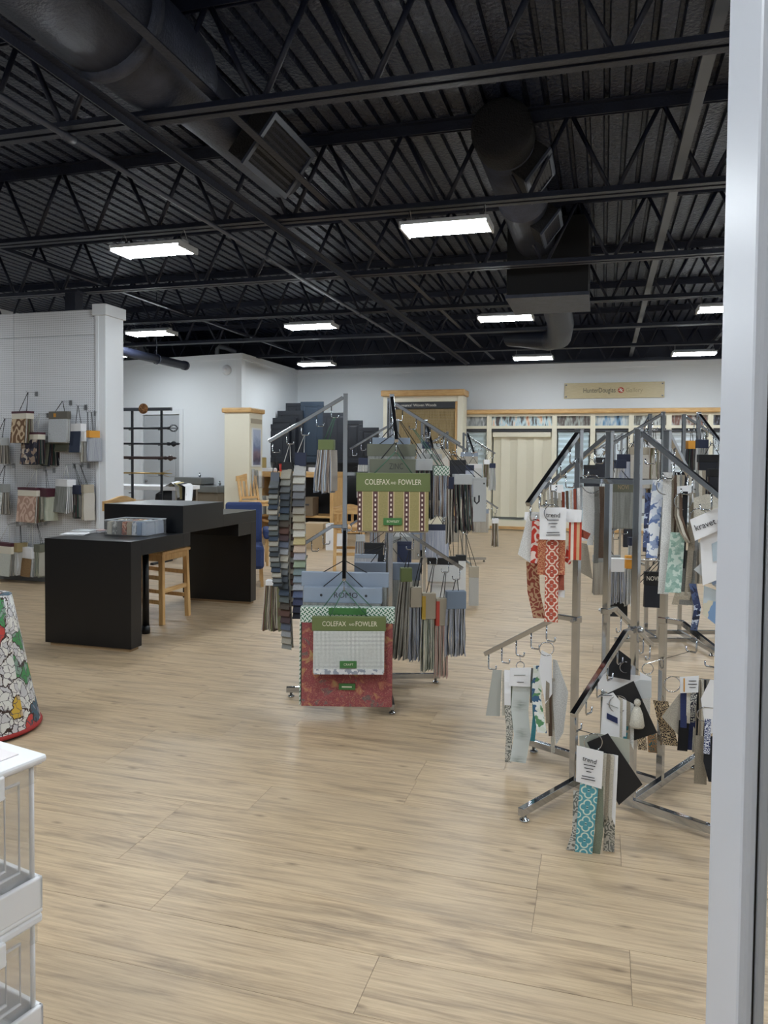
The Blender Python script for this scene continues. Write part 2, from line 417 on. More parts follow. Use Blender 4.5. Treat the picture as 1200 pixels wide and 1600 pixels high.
# ---- right-hand frame post beside the camera
fp = struct(thing('trim_6', None, None, (.15, .878, 0)))
FR = mat('white_gloss_frame', (206, 210, 219), .45)
MB().box(0, .0155, 0, .235, -.0, 2.9).build('casing', FR, fp, bevel=.006)
MB().box(.0155, .0172, .006, .2, 0, 2.9).build('shadow_gap', mat('shadow_gap_black', (20, 20, 22), .6), fp)  # black strip paints the shade in the gap between casing and stile
MB().box(.0172, .0275, .002, .2, 0, 2.9).build('stile', mat('grey_stile', (170, 174, 180), .35), fp, bevel=.003)
def glass(t):
    tr = t.n('BsdfTransparent'); gl = t.n('BsdfGlossy', {'Roughness': .02}); lw = t.n('LayerWeight', {'Blend': .2}); mx = t.n('MixShader', {0: t.m('ADD', t.m('MULTIPLY', lw.outputs[1], .3), .03), 1: tr, 2: gl})
    t.t.links.new(mx.outputs[0], t.t.nodes['Material Output'].inputs[0])
PANE = mat('clear_pane', (230, 235, 238), .02, fn=glass)
struct(MB().box(.181, 1.35, .96, .966, .06, 2.85).build('window_1', PANE))
# ---- roof joists
JY = [4.25+2.09*k for k in range(-2, 7)]
ZB, ZT = 3.62, 4.26; XJ0, XJ1 = -11.1, 6.05; PAN = .69
chord = None; rodm = None; proto = None
ordn = ['nearest', 'second', 'third', 'fourth', 'fifth', 'sixth', 'seventh', 'eighth', 'ninth']
for j, yj in enumerate(JY):
    if j == 0: lab = 'black open web roof joist overhead, farthest from the white back wall'
    else:
        m_ = len(JY)-j
        lab = 'black open web roof joist, %s counted from the white back wall' % ['', 'first', 'second', 'third', 'fourth', 'fifth', 'sixth', 'seventh', 'eighth'][m_]
    jt = thing('roof_joist', lab, 'joist', (0, yj, 0), 0, 'black roof joists')
    if chord is None:
        mb = MB()
        for sy in (-1, 1):
            mb.box(XJ0, XJ1, sy*.045-.03, sy*.045+.03, ZB, ZB+.008); mb.box(XJ0, XJ1, sy*.018-.004, sy*.018+.004, ZB, ZB+.06)
        bc = mb.build('bottom_chord', BLACKSTEEL, jt)
        mb = MB()
        for sy in (-1, 1):
            mb.box(XJ0, XJ1, sy*.045-.035, sy*.045+.035, ZT+.07, ZT+.078); mb.box(XJ0, XJ1, sy*.018-.004, sy*.018+.004, ZT-.01, ZT+.075)
        tc_ = mb.build('top_chord', BLACKSTEEL, jt)
        chord = (bc.data, tc_.data)
        ra = MB().tube([(0, 0, 0), (.30, 0, ZT-ZB-.03)], .019, 6).build('web_rod', BLACKSTEEL, jt, True); rodm = [ra.data]
        rb = MB().tube([(0, 0, 0), (-.30, 0, ZT-ZB-.03)], .019, 6).build('web_rod', BLACKSTEEL, jt, True); rodm.append(rb.data)
        bpy.data.objects.remove(ra); bpy.data.objects.remove(rb)
    else:
        link('bottom_chord', chord[0], jt); link('top_chord', chord[1], jt)
    # only the panels in or near the view
    xa, xb = -1.15*yj-1.0, .42*yj+.6
    k0 = math.ceil((max(xa, XJ0+.5)+2.03)/PAN); k1 = math.floor((min(xb, XJ1-.5)+2.03)/PAN)
    for k in range(k0, k1+1):
        xn = -2.03+k*PAN
        for q, dx in ((0, .025), (1, -.025)):
            o = link('web_rod', rodm[q], jt); o.location = (xn+dx, 0, ZB+.03)
# bridging, conduit, channel
for X_, Z_, lab in ((-2.85, 3.608, 'black angle iron bridging across the joists beside the conduit'), (-2.31, 3.69, 'black angle iron bridging between the conduit and the right duct'),
                    (-6.2, 3.70, 'black angle iron bridging across the joists above the pegboard end'), (1.9, 3.70, 'black angle iron bridging right of the grey ceiling channel')):
    tag(MB().box(X_-.03, X_+.03, -1, 16.4, Z_-.004, Z_+.004).box(X_-.03, X_-.022, -1, 16.4, (Z_-.055 if Z_ < 3.65 else Z_), (Z_ if Z_ < 3.65 else Z_+.055)).build('bridging_angle', BLACKSTEEL), lab, 'bracing', 'bridging angles')
cn = thing('conduit', 'thin grey conduit pipe running under the joists to the back wall', 'pipe', (-3.39, 0, 3.585))
GREYST = mat('grey_painted_steel', (70, 75, 90), .4)
MB().tube([(0, -1, 0), (0, 15.4, 0)], .02, 8).build('pipe', GREYST, cn, True)
for yy in (4.25, 7.3, 10.4, 13.4): MB().tube([(0, yy-.05, 0), (0, yy+.05, 0)], .028, 8).build('coupling', GREYST, cn, True)
ch = thing('ceiling_channel', 'flat grey strut channel running along the ceiling right of the duct', 'channel', (.52, 0, 3.76))
for k in range(9): MB().box(-.035, .035, -1+k*2.0, 1-.004+k*2.0, -.02, .02).build('channel_length', mat('grey_channel', (86, 92, 104), .45), ch)
# ---- ducts
DUCT = m_bumpy((54, 60, 78), .5, 55, .35, 'sprayed_duct')
DUCTD = m_bumpy((20, 21, 27), .75, 70, .8, 'dark_quilted_cap')
GRF = mat('duct_register_frame', (64, 70, 86), .4)
def register(parent, y0, y1, cx, cz, r, size):
    # box let into the lower right side of the duct, facing down and right
    xf = Matrix.Translation((cx, 0, cz)) @ Matrix.Rotation(math.radians(38), 4, 'Y')
    h = size/2
    g = MB().box(r*.75, r+.09, y0, y1, -h, h).build('register_box', DUCTD, parent, xf=xf)
    mb = MB(); f = .03
    for a, b2, c, d in ((y0-.01, y1+.01, -h-.01, -h+f), (y0-.01, y1+.01, h-f, h+.01), (y0-.01, y0+f, -h+f, h-f), (y1-f, y1+.01, -h+f, h-f)): mb.box(r+.085, r+.105, a, b2, c, d)
    mb.build('register_frame', GRF, g, xf=xf)
    for k in range(7):
        z = -h+f+(size-2*f)*(k+.5)/7
        MB().hexa([Vector(p) for p in ((r+.088, y0+f, z-.012), (r+.1, y0+f, z+.008), (r+.1, y1-f, z+.008), (r+.088, y1-f, z-.012), (r+.09, y0+f, z-.01), (r+.102, y0+f, z+.01), (r+.102, y1-f, z+.01), (r+.09, y1-f, z-.01))]).build('slat', BLACKSTEEL, g, xf=xf)
dt = thing('air_duct', 'round black air duct with a blunt quilted end and side registers', 'duct', (0, 0, 0))
DX, DZ, DR = -.805, 4.07, .232
MB().lathe([(DR, 5.98), (DR, 7.55), (DR+.012, 7.56), (DR+.012, 7.6), (DR, 7.61), (DR, 9.0)], (DX, 0, DZ), 32, 'y').build('duct_run', DUCT, dt, True)
MB().lathe([(0, 5.95), (DR-.03, 5.94), (DR+.006, 5.97), (DR+.006, 6.2), (DR, 6.21)], (DX, 0, DZ), 32, 'y', caps=False).build('end_cap', DUCTD, dt, True)
register(dt, 6.25, 6.78, DX, DZ, DR, .30); register(dt, 7.75, 8.25, DX, DZ, DR, .28)
bxo = MB().box(-1.12, -.2, 8.95, 9.95, 3.40, 4.3).build('plenum_box', mat('black_plenum', (13, 14, 18), .7), dt, bevel=.01)
MB().box(-1.13, -.19, 8.94, 9.96, 3.39, 3.43).build('seam_band', DUCT, bxo)
MB().tube([(-.72, 9.9, 3.75), (-.68, 10.8, 3.72), (-.66, 11.9, 3.6), (-.72, 12.6, 3.52), (-.9, 13.0, 3.55), (-1.6, 13.4, 3.7)], .2, 16).build('flexible_duct', BLACKSTEEL, dt, True)
dl = thing('air_duct', 'large black air duct with a flanged joint and diamond shaped register', 'duct', (0, 0, 0))
DX, DZ = -2.74, 3.99
MB().lathe([(.34, 2.2), (.34, 3.70)], (DX, 0, DZ), 36, 'y').build('duct_run', DUCT, dl, True)
MB().lathe([(.33, 3.69), (.375, 3.70), (.375, 3.76), (.33, 3.77)], (DX, 0, DZ), 36, 'y').build('flange', DUCT, dl, True)
MB().lathe([(.315, 3.76), (.315, 4.35), (.30, 4.47), (.265, 4.56), (.215, 4.62), (.205, 5.0), (.205, 6.2)], (DX, 0, DZ), 36, 'y').build('tapered_run', DUCT, dl, True)
register(dl, 5.0, 5.75, DX+.1, DZ-.02, .22, .40)
# black sprinkler main near the alcove
pp = thing('black_pipe', 'thick black pipe end hanging above the alcove behind the partition', 'pipe', (0, 0, 0))
pz = 3.2; pe = atZ(288, 571, pz); ps = atZ(195, 550, pz)
MB().tube([(pe.x, ps.y-2, pz), (pe.x, pe.y, pz)], .075, 16).build('pipe', BLACKSTEEL, pp, True)
MB().tube([(pe.x, pe.y-.03, pz), (pe.x, pe.y+.05, pz)], .085, 16).build('end_cap', BLACKSTEEL, pp, True)
MB().tube([(pe.x, pe.y-.9, pz+.07), (pe.x, pe.y-.9, ZD)], .008, 6).build('hanger_rod', BLACKSTEEL, pp)
MB().tube([(pe.x+.085*math.cos(t), pe.y-.9, pz+.085*math.sin(t)) for t in [k*math.pi/8 for k in range(16)]], .008, 6, closed=True).build('hanger_ring', BLACKSTEEL, pp)
pv = atY(345, 546, 14.4)
tag(MB().tube([(pv.x-.08, 14.4, WT-.1), (pv.x-.08, 14.4, pv.z+.02), (pv.x-.03, 14.4, pv.z+.06), (pv.x+.12, 14.45, pv.z+.03), (pv.x+.3, 14.5, pv.z-.06)], .05, 12).build('vent_pipe', mat('grey_pvc', (120, 122, 128), .5), None, True), 'grey bent plastic pipe poking over the alcove wall', 'pipe')
# ---- linear lamps
LENS = mat('lamp_lens', (255, 255, 255), .5)
LENS.node_tree.nodes['Principled BSDF'].inputs['Emission Color'].default_value = (.88, .95, 1.0, 1)
LENS.node_tree.nodes['Principled BSDF'].inputs['Emission Strength'].default_value = LAMP
HOUS = mat('lamp_housing', (205, 208, 212), .4)
LZ = 3.46
spots = [((241, 391), 'twin tube hanging lamp high above the black counter'),
         ((700, 358), 'twin tube hanging lamp beside the blunt duct end'),
         ((231, 519), 'twin tube hanging lamp just beyond the white partition post'),
         ((487, 510), 'twin tube hanging lamp in the row above the cream pillar'),
         ((791, 498), 'twin tube hanging lamp just below the black plenum box'),
         ((1135, 486), 'twin tube hanging lamp cut off by the white door frame'),
         ((501, 571), 'twin tube hanging lamp by the inner corner of the back wall'),
         ((835, 562), 'twin tube hanging lamp near the back wall left of the sign'),
         ((1081, 556), 'twin tube hanging lamp near the back wall above the sign')]
def lamp(loc, label, group='hanging tube lamps'):
    t = thing('tube_lamp', label, 'lamp', loc, 0, group)
    if not LMP:
        MB().box(-.36, .36, -.16, .16, .0, .03).box(-.34, .34, -.05, .05, .03, .07).box(-.375, -.355, -.165, .165, -.03, .03).box(.355, .375, -.165, .165, -.03, .03).build('housing', HOUS, t, bevel=.004)
        for sy in (-.085, .085): MB().prism([(sy-.062, 0), (sy-.05, -.022), (sy+.05, -.022), (sy+.062, 0)], -.352, .352).build('lens', LENS, t)
        for sx in (-.32, .32): MB().tube([(sx, -.1, .03), (sx, 0, .17), (sx, .1, .03)], .003, 5).build('hanger_wire', STEEL, t)
        LMP.append(t)
    else:
        for chd in children(LMP[0]): dup(chd, t)
    return t
LMP = []
for (px, py), lab in spots: p = atZ(px, py, LZ); lamp((p.x, min(JY, key=lambda q: abs(q-p.y)), LZ), lab)
for k, (X_, Y_) in enumerate(((-4.35, 2.0), (-1.45, 2.0), (1.5, 2.0), (-1.45, -1.8), (1.5, -1.8), (-4.35, -1.8), (1.5, 6.4), (4.4, 6.4), (4.4, 10.5), (4.4, 14.8), (-8.9, 6.2), (-8.9, 12.3))):
    lamp((X_, min(JY, key=lambda q: abs(q-Y_)), LZ), 'twin tube hanging lamp of the grid beyond the photographed area')
# ---- smoke alarm on the alcove wall
pa = atY(354, 578, 14.06)
al = thing('alarm_disc', 'round white alarm on the alcove wall near its corner', 'alarm', pa)
MB().lathe([(.0, -.05), (.05, -.05), (.09, -.03), (.105, 0)], (0, .0, 0), 20, 'y', caps=False).build('cover', TRIMW, al, True)
MB().lathe([(0, -.06), (.03, -.058), (.035, -.05)], (0, 0, 0), 14, 'y', caps=False).build('button', WHITEP, al, True)
# ---- wall sign
q0, q1 = atY(882, 600, YB-.03), atY(1038, 620, YB-.03)
sw, sh_ = q1.x-q0.x, .33
sg = thing('wall_sign', 'long tan sign plate on the back wall above the blind displays', 'sign', ((q0.x+q1.x)/2, YB-.03, (q0.z+q1.z)/2))
def br(t):
    g = t.n('TexCoord'); nz = t.n('TexNoise', {'Vector': t.n('Mapping', {'Vector': g.outputs['Object'], 'Scale': (2, 2, 60)}), 'Scale': 4.0}); t.set(t.b.inputs['Base Color'], t.ramp(nz.outputs[0], [(.3, rgb(196, 180, 140)), (.7, rgb(212, 198, 160))]))
MB().box(-sw/2, sw/2, -.012, .012, -sh_/2, sh_/2).build('plate', mat('tan_plate', (205, 190, 150), .4, fn=br), sg, bevel=.004)
for sx in (-1, 1):
    for sz in (-1, 1): MB().lathe([(.018, 0), (.014, .014), (0, .016)], (sx*(sw/2-.04), -.026, sz*(sh_/2-.04)), 10, 'y').build('screw', STEEL, sg, True)
text('lettering', 'HunterDouglas', .15, mat('sign_grey', (88, 84, 78), .5), sg, (-.29, -.0135, 0), width=.66, ext=.002)
text('lettering', 'Gallery', .13, mat('sign_tan', (168, 152, 118), .5), sg, (.42, -.0135, -.005), width=.34, ext=.002)
lg = MB().lathe([(0, -.004), (.062, -.004), (.062, 0)], (.15, -.0135, 0), 20, 'y', caps=False).build('emblem', mat('sign_red', (190, 70, 48), .5), sg)
MB().bar((.115, -.019, .035), (.185, -.019, -.035), .014, .003, (0, 1, 0)).bar((.15, -.019, .045), (.15, -.019, -.045), .012, .003, (0, 1, 0)).bar((.105, -.019, -.012), (.195, -.019, .012), .012, .003, (0, 1, 0)).build('emblem_lines', INKL, lg)
# ================================================================ FURNITURE AND DISPLAYS
# ---- stepped black counter
xr, xl = -3.46, -4.25
ct = thing('stepped_counter', 'black stepped counter with a raised middle and two slab legs', 'counter', ((xr+xl)/2, 6.1, 0))
hx = (xr-xl)/2
def cpart(name, y0, y1, z0, z1): return MB().box(-hx, hx, y0-6.1, y1-6.1, z0, z1).build(name, BLACKLAM, ct, bevel=.002)
cpart('front_panel', 5.02, 5.16, .025, .855)
cpart('lower_top', 5.16, 5.77, .735, .855)
cpart('middle_top', 5.77, 6.49, .852, 1.09); cpart('step_block', 5.77, 5.89, .735, .852)
cpart('rear_top', 6.49, 7.2, .852, .97); cpart('rear_step', 6.80, 7.08, .73, .852)
cpart('rear_panel', 7.08, 7.2, .025, .852)
TANP = mat('tan_plinth', (150, 124, 92), .6)
for y0, y1 in ((5.035, 5.145), (7.095, 7.185)): MB().box(-hx+.04, hx-.02, y0-6.1, y1-6.1, 0, .025).build('plinth', TANP, ct)
lp = Vector((-3.73+3.855, 5.62-6.1, 0))
MB().tube([(lp.x, lp.y, .06), (lp.x, lp.y, .735)], [.03, .026], 14).build('support_leg', BLACKLAM, ct, True)
MB().lathe([(.036, 0), (.038, .03), (.034, .07)], (lp.x, lp.y, 0), 14).build('leg_foot', BLACKLAM, ct, True)
# ---- oak counter chairs
def oak_chair(label, loc, rz, wid=.46, dep=.46, sh=.66, bh=1.14, seatm=None, slats=4):
    t = thing('counter_chair', label, 'chair', loc, rz, 'oak counter chairs')
    w2 = wid/2; d2 = dep/2
    for sx in (-1, 1):
        MB().bar((sx*(w2-.02), -d2+.02, 0), (sx*(w2-.035), -d2+.035, sh-.03), .042, .042, (0, 1, 0)).build('leg', OAK, t, bevel=.003)
        MB().bar((sx*(w2-.02), d2+.02, 0), (sx*(w2-.025), d2-.03, sh), .042, .042, (0, 1, 0)).bar((sx*(w2-.025), d2-.03, sh), (sx*(w2-.03), d2+.07, bh-.06), .04, .032, (0, 1, 0)).build('leg', OAK, t, bevel=.003)
        for z in (.2, .42): MB().bar((sx*(w2-.025), -d2+.03, z), (sx*(w2-.025), d2-.0, z+.02), .02, .035).build('stretcher', OAK, t)
    for z, y in ((.3, -d2+.03), (.26, d2)): MB().bar((-w2+.03, y, z), (w2-.03, y, z), .022, .04).build('stretcher', OAKX, t)
    MB().box(-w2, w2, -d2, d2, sh-.03, sh).box(-w2+.02, w2-.02, -d2+.02, d2-.02, sh-.09, sh-.03).build('seat', seatm or OAK, t, bevel=.008)
    n = 9; mb = MB(); top = []
    for i in range(n):
        u = i/(n-1)*2-1; top.append((u*w2, d2+.075-.03*(1-u*u), bh-.02+.035*math.cos(u*math.pi*1.0)*.6))
    for i in range(n-1):
        a, b2 = top[i], top[i+1]
        mb.hexa([(a[0], a[1]-.014, bh-.13), (b2[0], b2[1]-.014, bh-.13), (b2[0], b2[1]+.014, bh-.13), (a[0], a[1]+.014, bh-.13), (a[0], a[1]-.014, a[2]), (b2[0], b2[1]-.014, b2[2]), (b2[0], b2[1]+.014, b2[2]), (a[0], a[1]+.014, a[2])])
    mb.build('crest_rail', OAKX, t)
    for k in range(slats):
        u = (k+.5)/slats*2-1; x = u*(w2-.05)
        MB().bar((x, d2-.02, sh+.04), (x, d2+.055-.028*(1-u*u), bh-.12), .035, .012, (0, 1, 0)).build('slat', OAK, t)
    MB().bar((-w2+.03, d2-.02, sh+.05), (w2-.03, d2-.02, sh+.05), .02, .04).build('lower_rail', OAKX, t)
    return t
oak_chair('light oak counter chair tucked under the black counter', (-4.03, 6.17, 0), math.pi/2, .48, .54)
p = atY(400, 780, 11.9)
oak_chair('light oak chair with slatted back standing by the cream pillar', (p.x, 11.9, 0), math.radians(62), .42, .42, .78, 1.24)
p = atY(545, 850, 9.6)
oak_chair('light oak chair half hidden behind the front chrome rack', (p.x, 9.6, 0), math.radians(200), .42, .42, .62, .92)
# ---- blue armchair
BLUE = cloth('blue_upholstery', (58, 76, 124), (44, 58, 98), 500)
bc = thing('armchair', 'blue upholstered armchair behind the black counter', 'chair', (-4.10, 8.2, 0), math.radians(27))
MB().box(-.23, .23, -.33, .2, .22, .49).build('seat_cushion', BLUE, bc, bevel=.04)
MB().box(-.22, .22, .2, .3, .26, .97).build('backrest', BLUE, bc, bevel=.035)
for sx in (-1, 1):
    MB().box(sx*.27-.045, sx*.27+.045, -.24, .2, .56, .68).build('armrest', BLUE, bc, bevel=.03)
    for sy in (-.18, .18): MB().bar((sx*.27, sy, .24), (sx*.27, sy, .58), .03, .03).build("arm_post", OAK, bc)
    for sy in (-.2, .22): MB().bar((sx*.21, sy, 0), (sx*.2, sy, .26), .035, .035).build('leg', OAK, bc)
# ---- things on the counter: clear box of folded cloth, booklets
def clear(t):
    tr = t.n('BsdfTransparent', {'Color': (.985, .985, .985, 1)}); gl = t.n('BsdfGlossy', {'Roughness': .12}); df = t.n('BsdfDiffuse', {'Color': (.85, .86, .88, 1)})
    lw = t.n('LayerWeight', {'Blend': .25}); m1 = t.n('MixShader', {0: .05, 1: tr, 2: df}); mx = t.n('MixShader', {0: t.m('ADD', t.m('MULTIPLY', lw.outputs[1], .25), .03), 1: m1, 2: gl}); t.t.links.new(mx.outputs[0], t.t.nodes['Material Output'].inputs[0])
CLEAR = mat('clear_plastic', (225, 228, 230), .1, fn=clear)
c0 = atZ(164, 836, .857); c1 = atZ(229, 838.5, .857); c2 = atZ(243, 831, .857)
ux = (c1-c0); bw = ux.length; ang = math.atan2(ux.y, ux.x); bd = .30; bh_ = .125
bxx = thing('clear_bin', 'small clear bin packed with folded cloth on the black counter', 'bin', c0, ang)
mb = MB(); th = .003
for a in ((0, bw, 0, th, 0, bh_), (0, bw, bd-th, bd, 0, bh_), (0, th, th, bd-th, 0, bh_), (bw-th, bw, th, bd-th, 0, bh_), (0, bw, 0, bd, 0, .003)): mb.box(*a)
mb.build('bin_shell', CLEAR, bxx)
MB().tube([(0, 0, bh_), (bw, 0, bh_), (bw, bd, bh_), (0, bd, bh_)], .005, 6, closed=True).build('rim', mat('clear_rim', (190, 196, 202), .2), bxx)
FOLDS = [cloth('fold_cream', (206, 200, 184)), blotch('fold_grey', [(160, 158, 150), (205, 202, 196), (120, 120, 116)], 60), cloth('fold_dark', (70, 68, 66), (140, 136, 130)), blotch('fold_rust', [(168, 88, 60), (206, 160, 130), (120, 70, 52)], 70), cloth('fold_sand', (186, 168, 140)), blotch('fold_white', [(220, 220, 222), (190, 196, 204), (150, 160, 172)], 50), cloth('fold_sky', (150, 168, 190), (112, 132, 160)), cloth('fold_blue', (130, 150, 176), (206, 212, 220))]
for k in range(8):
    xf = Matrix.Translation(c0) @ Matrix.Rotation(ang, 4, 'Z')
    x = .008+(bw-.016)*(k+.5)/8; hw_ = (bw-.016)/16-.0015; mb = MB()
    for q in range(2): mb.hexa([xf @ Vector(v_) for v_ in ((x-hw_, .008+q*.14, .005), (x+hw_, .008+q*.14, .005), (x+hw_, .145+q*.14, .005), (x-hw_, .145+q*.14, .005), (x-hw_*.8, .01+q*.14, .112+.006*((k*3+q) % 3)), (x+hw_*.9, .01+q*.14, .116+.005*((k+q) % 3)), (x+hw_*.9, .143+q*.14, .114), (x-hw_*.8, .143+q*.14, .118))])
    nm = ['cream', 'grey print', 'charcoal', 'rust print', 'sand', 'white print', 'pale blue', 'blue'][k]
    tag(mb.build('folded_cloth', FOLDS[k], None, False, .006), '%s folded cloth standing in the clear bin on the counter' % nm, 'fabric', 'folded cloths in the clear bin')
for k, (px, py, w_, d_, h_, m_, lab) in enumerate(((118, 835, .20, .14, .006, WHITEC, 'thin white leaflet lying near the counter edge'), (133, 832, .18, .15, .018, LGREYC, 'grey and white booklet lying on the black counter'), (155, 831, .12, .12, .014, mat('pinkish_booklet', (190, 160, 156), .6), 'pink and white booklet beside the clear bin'))):
    q = atZ(px, py, .857); t = thing('booklet', lab, 'booklet', q, .25-.2*k, 'booklets on the counter')
    MB().box(-w_/2, w_/2, -d_/2, d_/2, 0, h_).build('pages', WHITEC, t); MB().box(-w_/2-.003, w_/2+.003, -d_/2-.003, d_/2+.003, h_, h_+.003).build('cover', m_, t)
# ---- floral cone
def flor(t):
    uv, u, v = t.uv()
    nz = t.n('TexNoise', {'Vector': uv, 'Scale': 14.0, 'Detail': 3.0}); wv = t.n('VectorMath', {0: nz.outputs[1], 1: (.10,)*3}, operation='MULTIPLY'); pv = t.n('VectorMath', {0: uv, 1: wv}, operation='ADD')
    vo = t.n('TexVoronoi', {'Vector': pv, 'Scale': 9.0}, voronoi_dimensions='2D'); x = t.n('SeparateXYZ', {0: vo.outputs['Color']})
    big = t.ramp(x.outputs[0], [(0, rgb(226, 222, 214)), (.32, rgb(72, 142, 84)), (.45, rgb(222, 220, 214)), (.60, rgb(64, 96, 112)), (.74, rgb(206, 168, 62)), (.83, rgb(196, 70, 62)), (.89, rgb(226, 222, 216))], True)
    v2 = t.n('TexVoronoi', {'Vector': pv, 'Scale': 27.0}, voronoi_dimensions='2D', feature='DISTANCE_TO_EDGE'); v3 = t.n('TexVoronoi', {'Vector': pv, 'Scale': 27.0}, voronoi_dimensions='2D'); x3 = t.n('SeparateXYZ', {0: v3.outputs['Color']})
    c = t.mix(t.m('MULTIPLY', t.m('GREATER_THAN', x3.outputs[1], .55), .45), big, rgb(176, 172, 184))
    c = t.mix(t.m('LESS_THAN', v2.outputs['Distance'], .05), c, rgb(84, 78, 84))
    ve = t.n('TexVoronoi', {'Vector': pv, 'Scale': 9.0}, voronoi_dimensions='2D', feature='DISTANCE_TO_EDGE')
    c = t.mix(t.m('LESS_THAN', ve.outputs['Distance'], .03), c, rgb(60, 42, 34))
    t.set(t.b.inputs['Base Color'], c)
FLOR = mat('floral_print', (220, 216, 208), .75, fn=flor)
pc = atZ(47, 1143); cone = thing('floral_cone', 'cone shaped stand covered in floral print cloth with red hem', 'stand', (pc.x-.29, pc.y-.05, 0))
mb = MB(); n = 40; prof = [(.305, .03), (.30, .06), (.27, .2), (.235, .38), (.20, .56), (.165, .74)]
for r_, z in prof:
    for k in range(n+1): a = 2*math.pi*k/n; mb.v.append(Vector((r_*math.cos(a), r_*math.sin(a), z)))
for i in range(len(prof)-1):
    for k in range(n):
        q = [i*(n+1)+k, i*(n+1)+k+1, (i+1)*(n+1)+k+1, (i+1)*(n+1)+k]
        mb.face(q, 0, [(.27*2*math.pi*(k+d)/n, prof[i+e][1]) for d, e in ((0, 0), (1, 0), (1, 1), (0, 1))])
mb.face([(len(prof)-1)*(n+1)+k for k in range(n)])
mb.build('cloth_cover', FLOR, cone, True)
MB().tube([(.305*math.cos(2*math.pi*k/40), .305*math.sin(2*math.pi*k/40), .022) for k in range(40)], .012, 8, closed=True).build('red_piping', cloth('red_piping', (170, 52, 48)), cone, True)
MB().lathe([(.29, 0), (.295, .03), (.0, .03)], (0, 0, 0), 30, caps=False).build('base', BLACKC, cone)
# ---- clear stacking drawers, lower left
cr = atY(66, 1178, 1.42); cz = cr.z
e1 = atZ(0, 1214, cz-.03); e0 = atZ(66, 1188, cz-.03); dv = (e1-e0).normalized()   # along the visible side, towards the camera
ang = math.atan2(dv.y, dv.x)+math.pi/2          # local +y = away from camera
DY, DXx = .44, .34; CRZ = [(0, .16), (.16, .30), (.46, cz-.46)]
for k in range(3):
    lab = ['shallow white storage crate at the bottom of the stack', 'white and clear plastic storage crate in the middle of the stack', 'white and clear storage crate with white lid topping the stack'][k]
    t = thing('storage_crate', lab, 'crate', (cr.x, cr.y, CRZ[k][0]), ang, 'clear storage crates')
    # local: corner at origin, x to the left (-), y towards camera (-)
    h = CRZ[k][1]; X0, X1, Y0, Y1 = -DXx, 0, -DY, 0; rt = .006
    MB().box(X0, X1, Y0, Y1, 0, .012).box(X0, X1, Y0, Y0+.012, .01, .085).box(X0, X1, Y1-.012, Y1, .01, .085).box(X0, X0+.012, Y0, Y1, .01, .085).box(X1-.012, X1, Y0, Y1, .01, .085).build('base_tray', WHITEP, t, bevel=.004)
    mb = MB(); g = .014; zt = h-.022
    for b_ in ((X0+g, X1-g, Y0+g, Y0+g+.003, .012, zt), (X0+g, X1-g, Y1-g-.003, Y1-g, .012, zt), (X0+g, X0+g+.003, Y0+g, Y1-g, .012, zt), (X1-g-.003, X1-g, Y0+g, Y1-g, .012, zt)): mb.box(*b_)
    wl = mb.build('clear_wall', CLEAR, t)
    RIM = mat('clear_moulding', (240, 240, 242), .2, 0, Alpha=.7)
    for xx, pts in () if k == 0 else ((X1-g, [(-.05, .11), (-.38, .11), (-.38, zt-.03), (-.05, zt-.03)]), (X1-g, [(-.085, .13), (-.35, .13), (-.35, zt-.05), (-.085, zt-.05)])):
        MB().tube([(xx, a, b_) for a, b_ in pts], .004, 6, closed=True).build('moulded_rib', RIM, wl)
    for yy in (Y1-g-.004, Y0+g+.004): MB().tube([(X1-g, yy, .02), (X1-g, yy, zt)], .006, 6).build('corner_rib', RIM, wl, True)
    MB().box(X1-.008, X1+.006, -.12, -.02, zt-.035, zt+.005).build('latch', CLEAR, wl)
    MB().box(X0, X1, Y0, Y1, h-.022, h-.001 if k < 2 else h-.018).build('rim_band', WHITEP, t, bevel=.006)
    MB().box(X1-.006, X1+.012, -.34, -.10, h-.065, h-.012).build('pull_tab', WHITEP, t, bevel=.004)
    if k == 2: MB().box(X0-.008, X1+.008, Y0-.008, Y1+.008, h-.018, h).build('lid', WHITEP, t, bevel=.007); MB().box(X0+.05, X1-.04, Y0+.05, Y1-.03, h, h+.003).build('lid_panel', mat('pale_pink_plastic', (232, 224, 224), .4), t, bevel=.001)
    if k == 2:
        xf = Matrix.Translation((cr.x, cr.y, CRZ[k][0])) @ Matrix.Rotation(ang, 4, 'Z'); mb = MB()
        for q in range(5): mb.sheet(.2, [xf @ Vector((-.16+.02*q, -.2+.01*q, .014)), xf @ Vector((-.13+.02*q, -.24, .07)), xf @ Vector((-.12+.02*q, -.3, .12))], .006, 0, xf.to_3x3() @ Vector((.3, 1, 0)), 2, None, .006)
        tag(mb.build('folded_cloth', cloth('fold_taupe', (120, 112, 104)), None, True), 'taupe folded cloth lying inside the topmost storage crate', 'fabric')
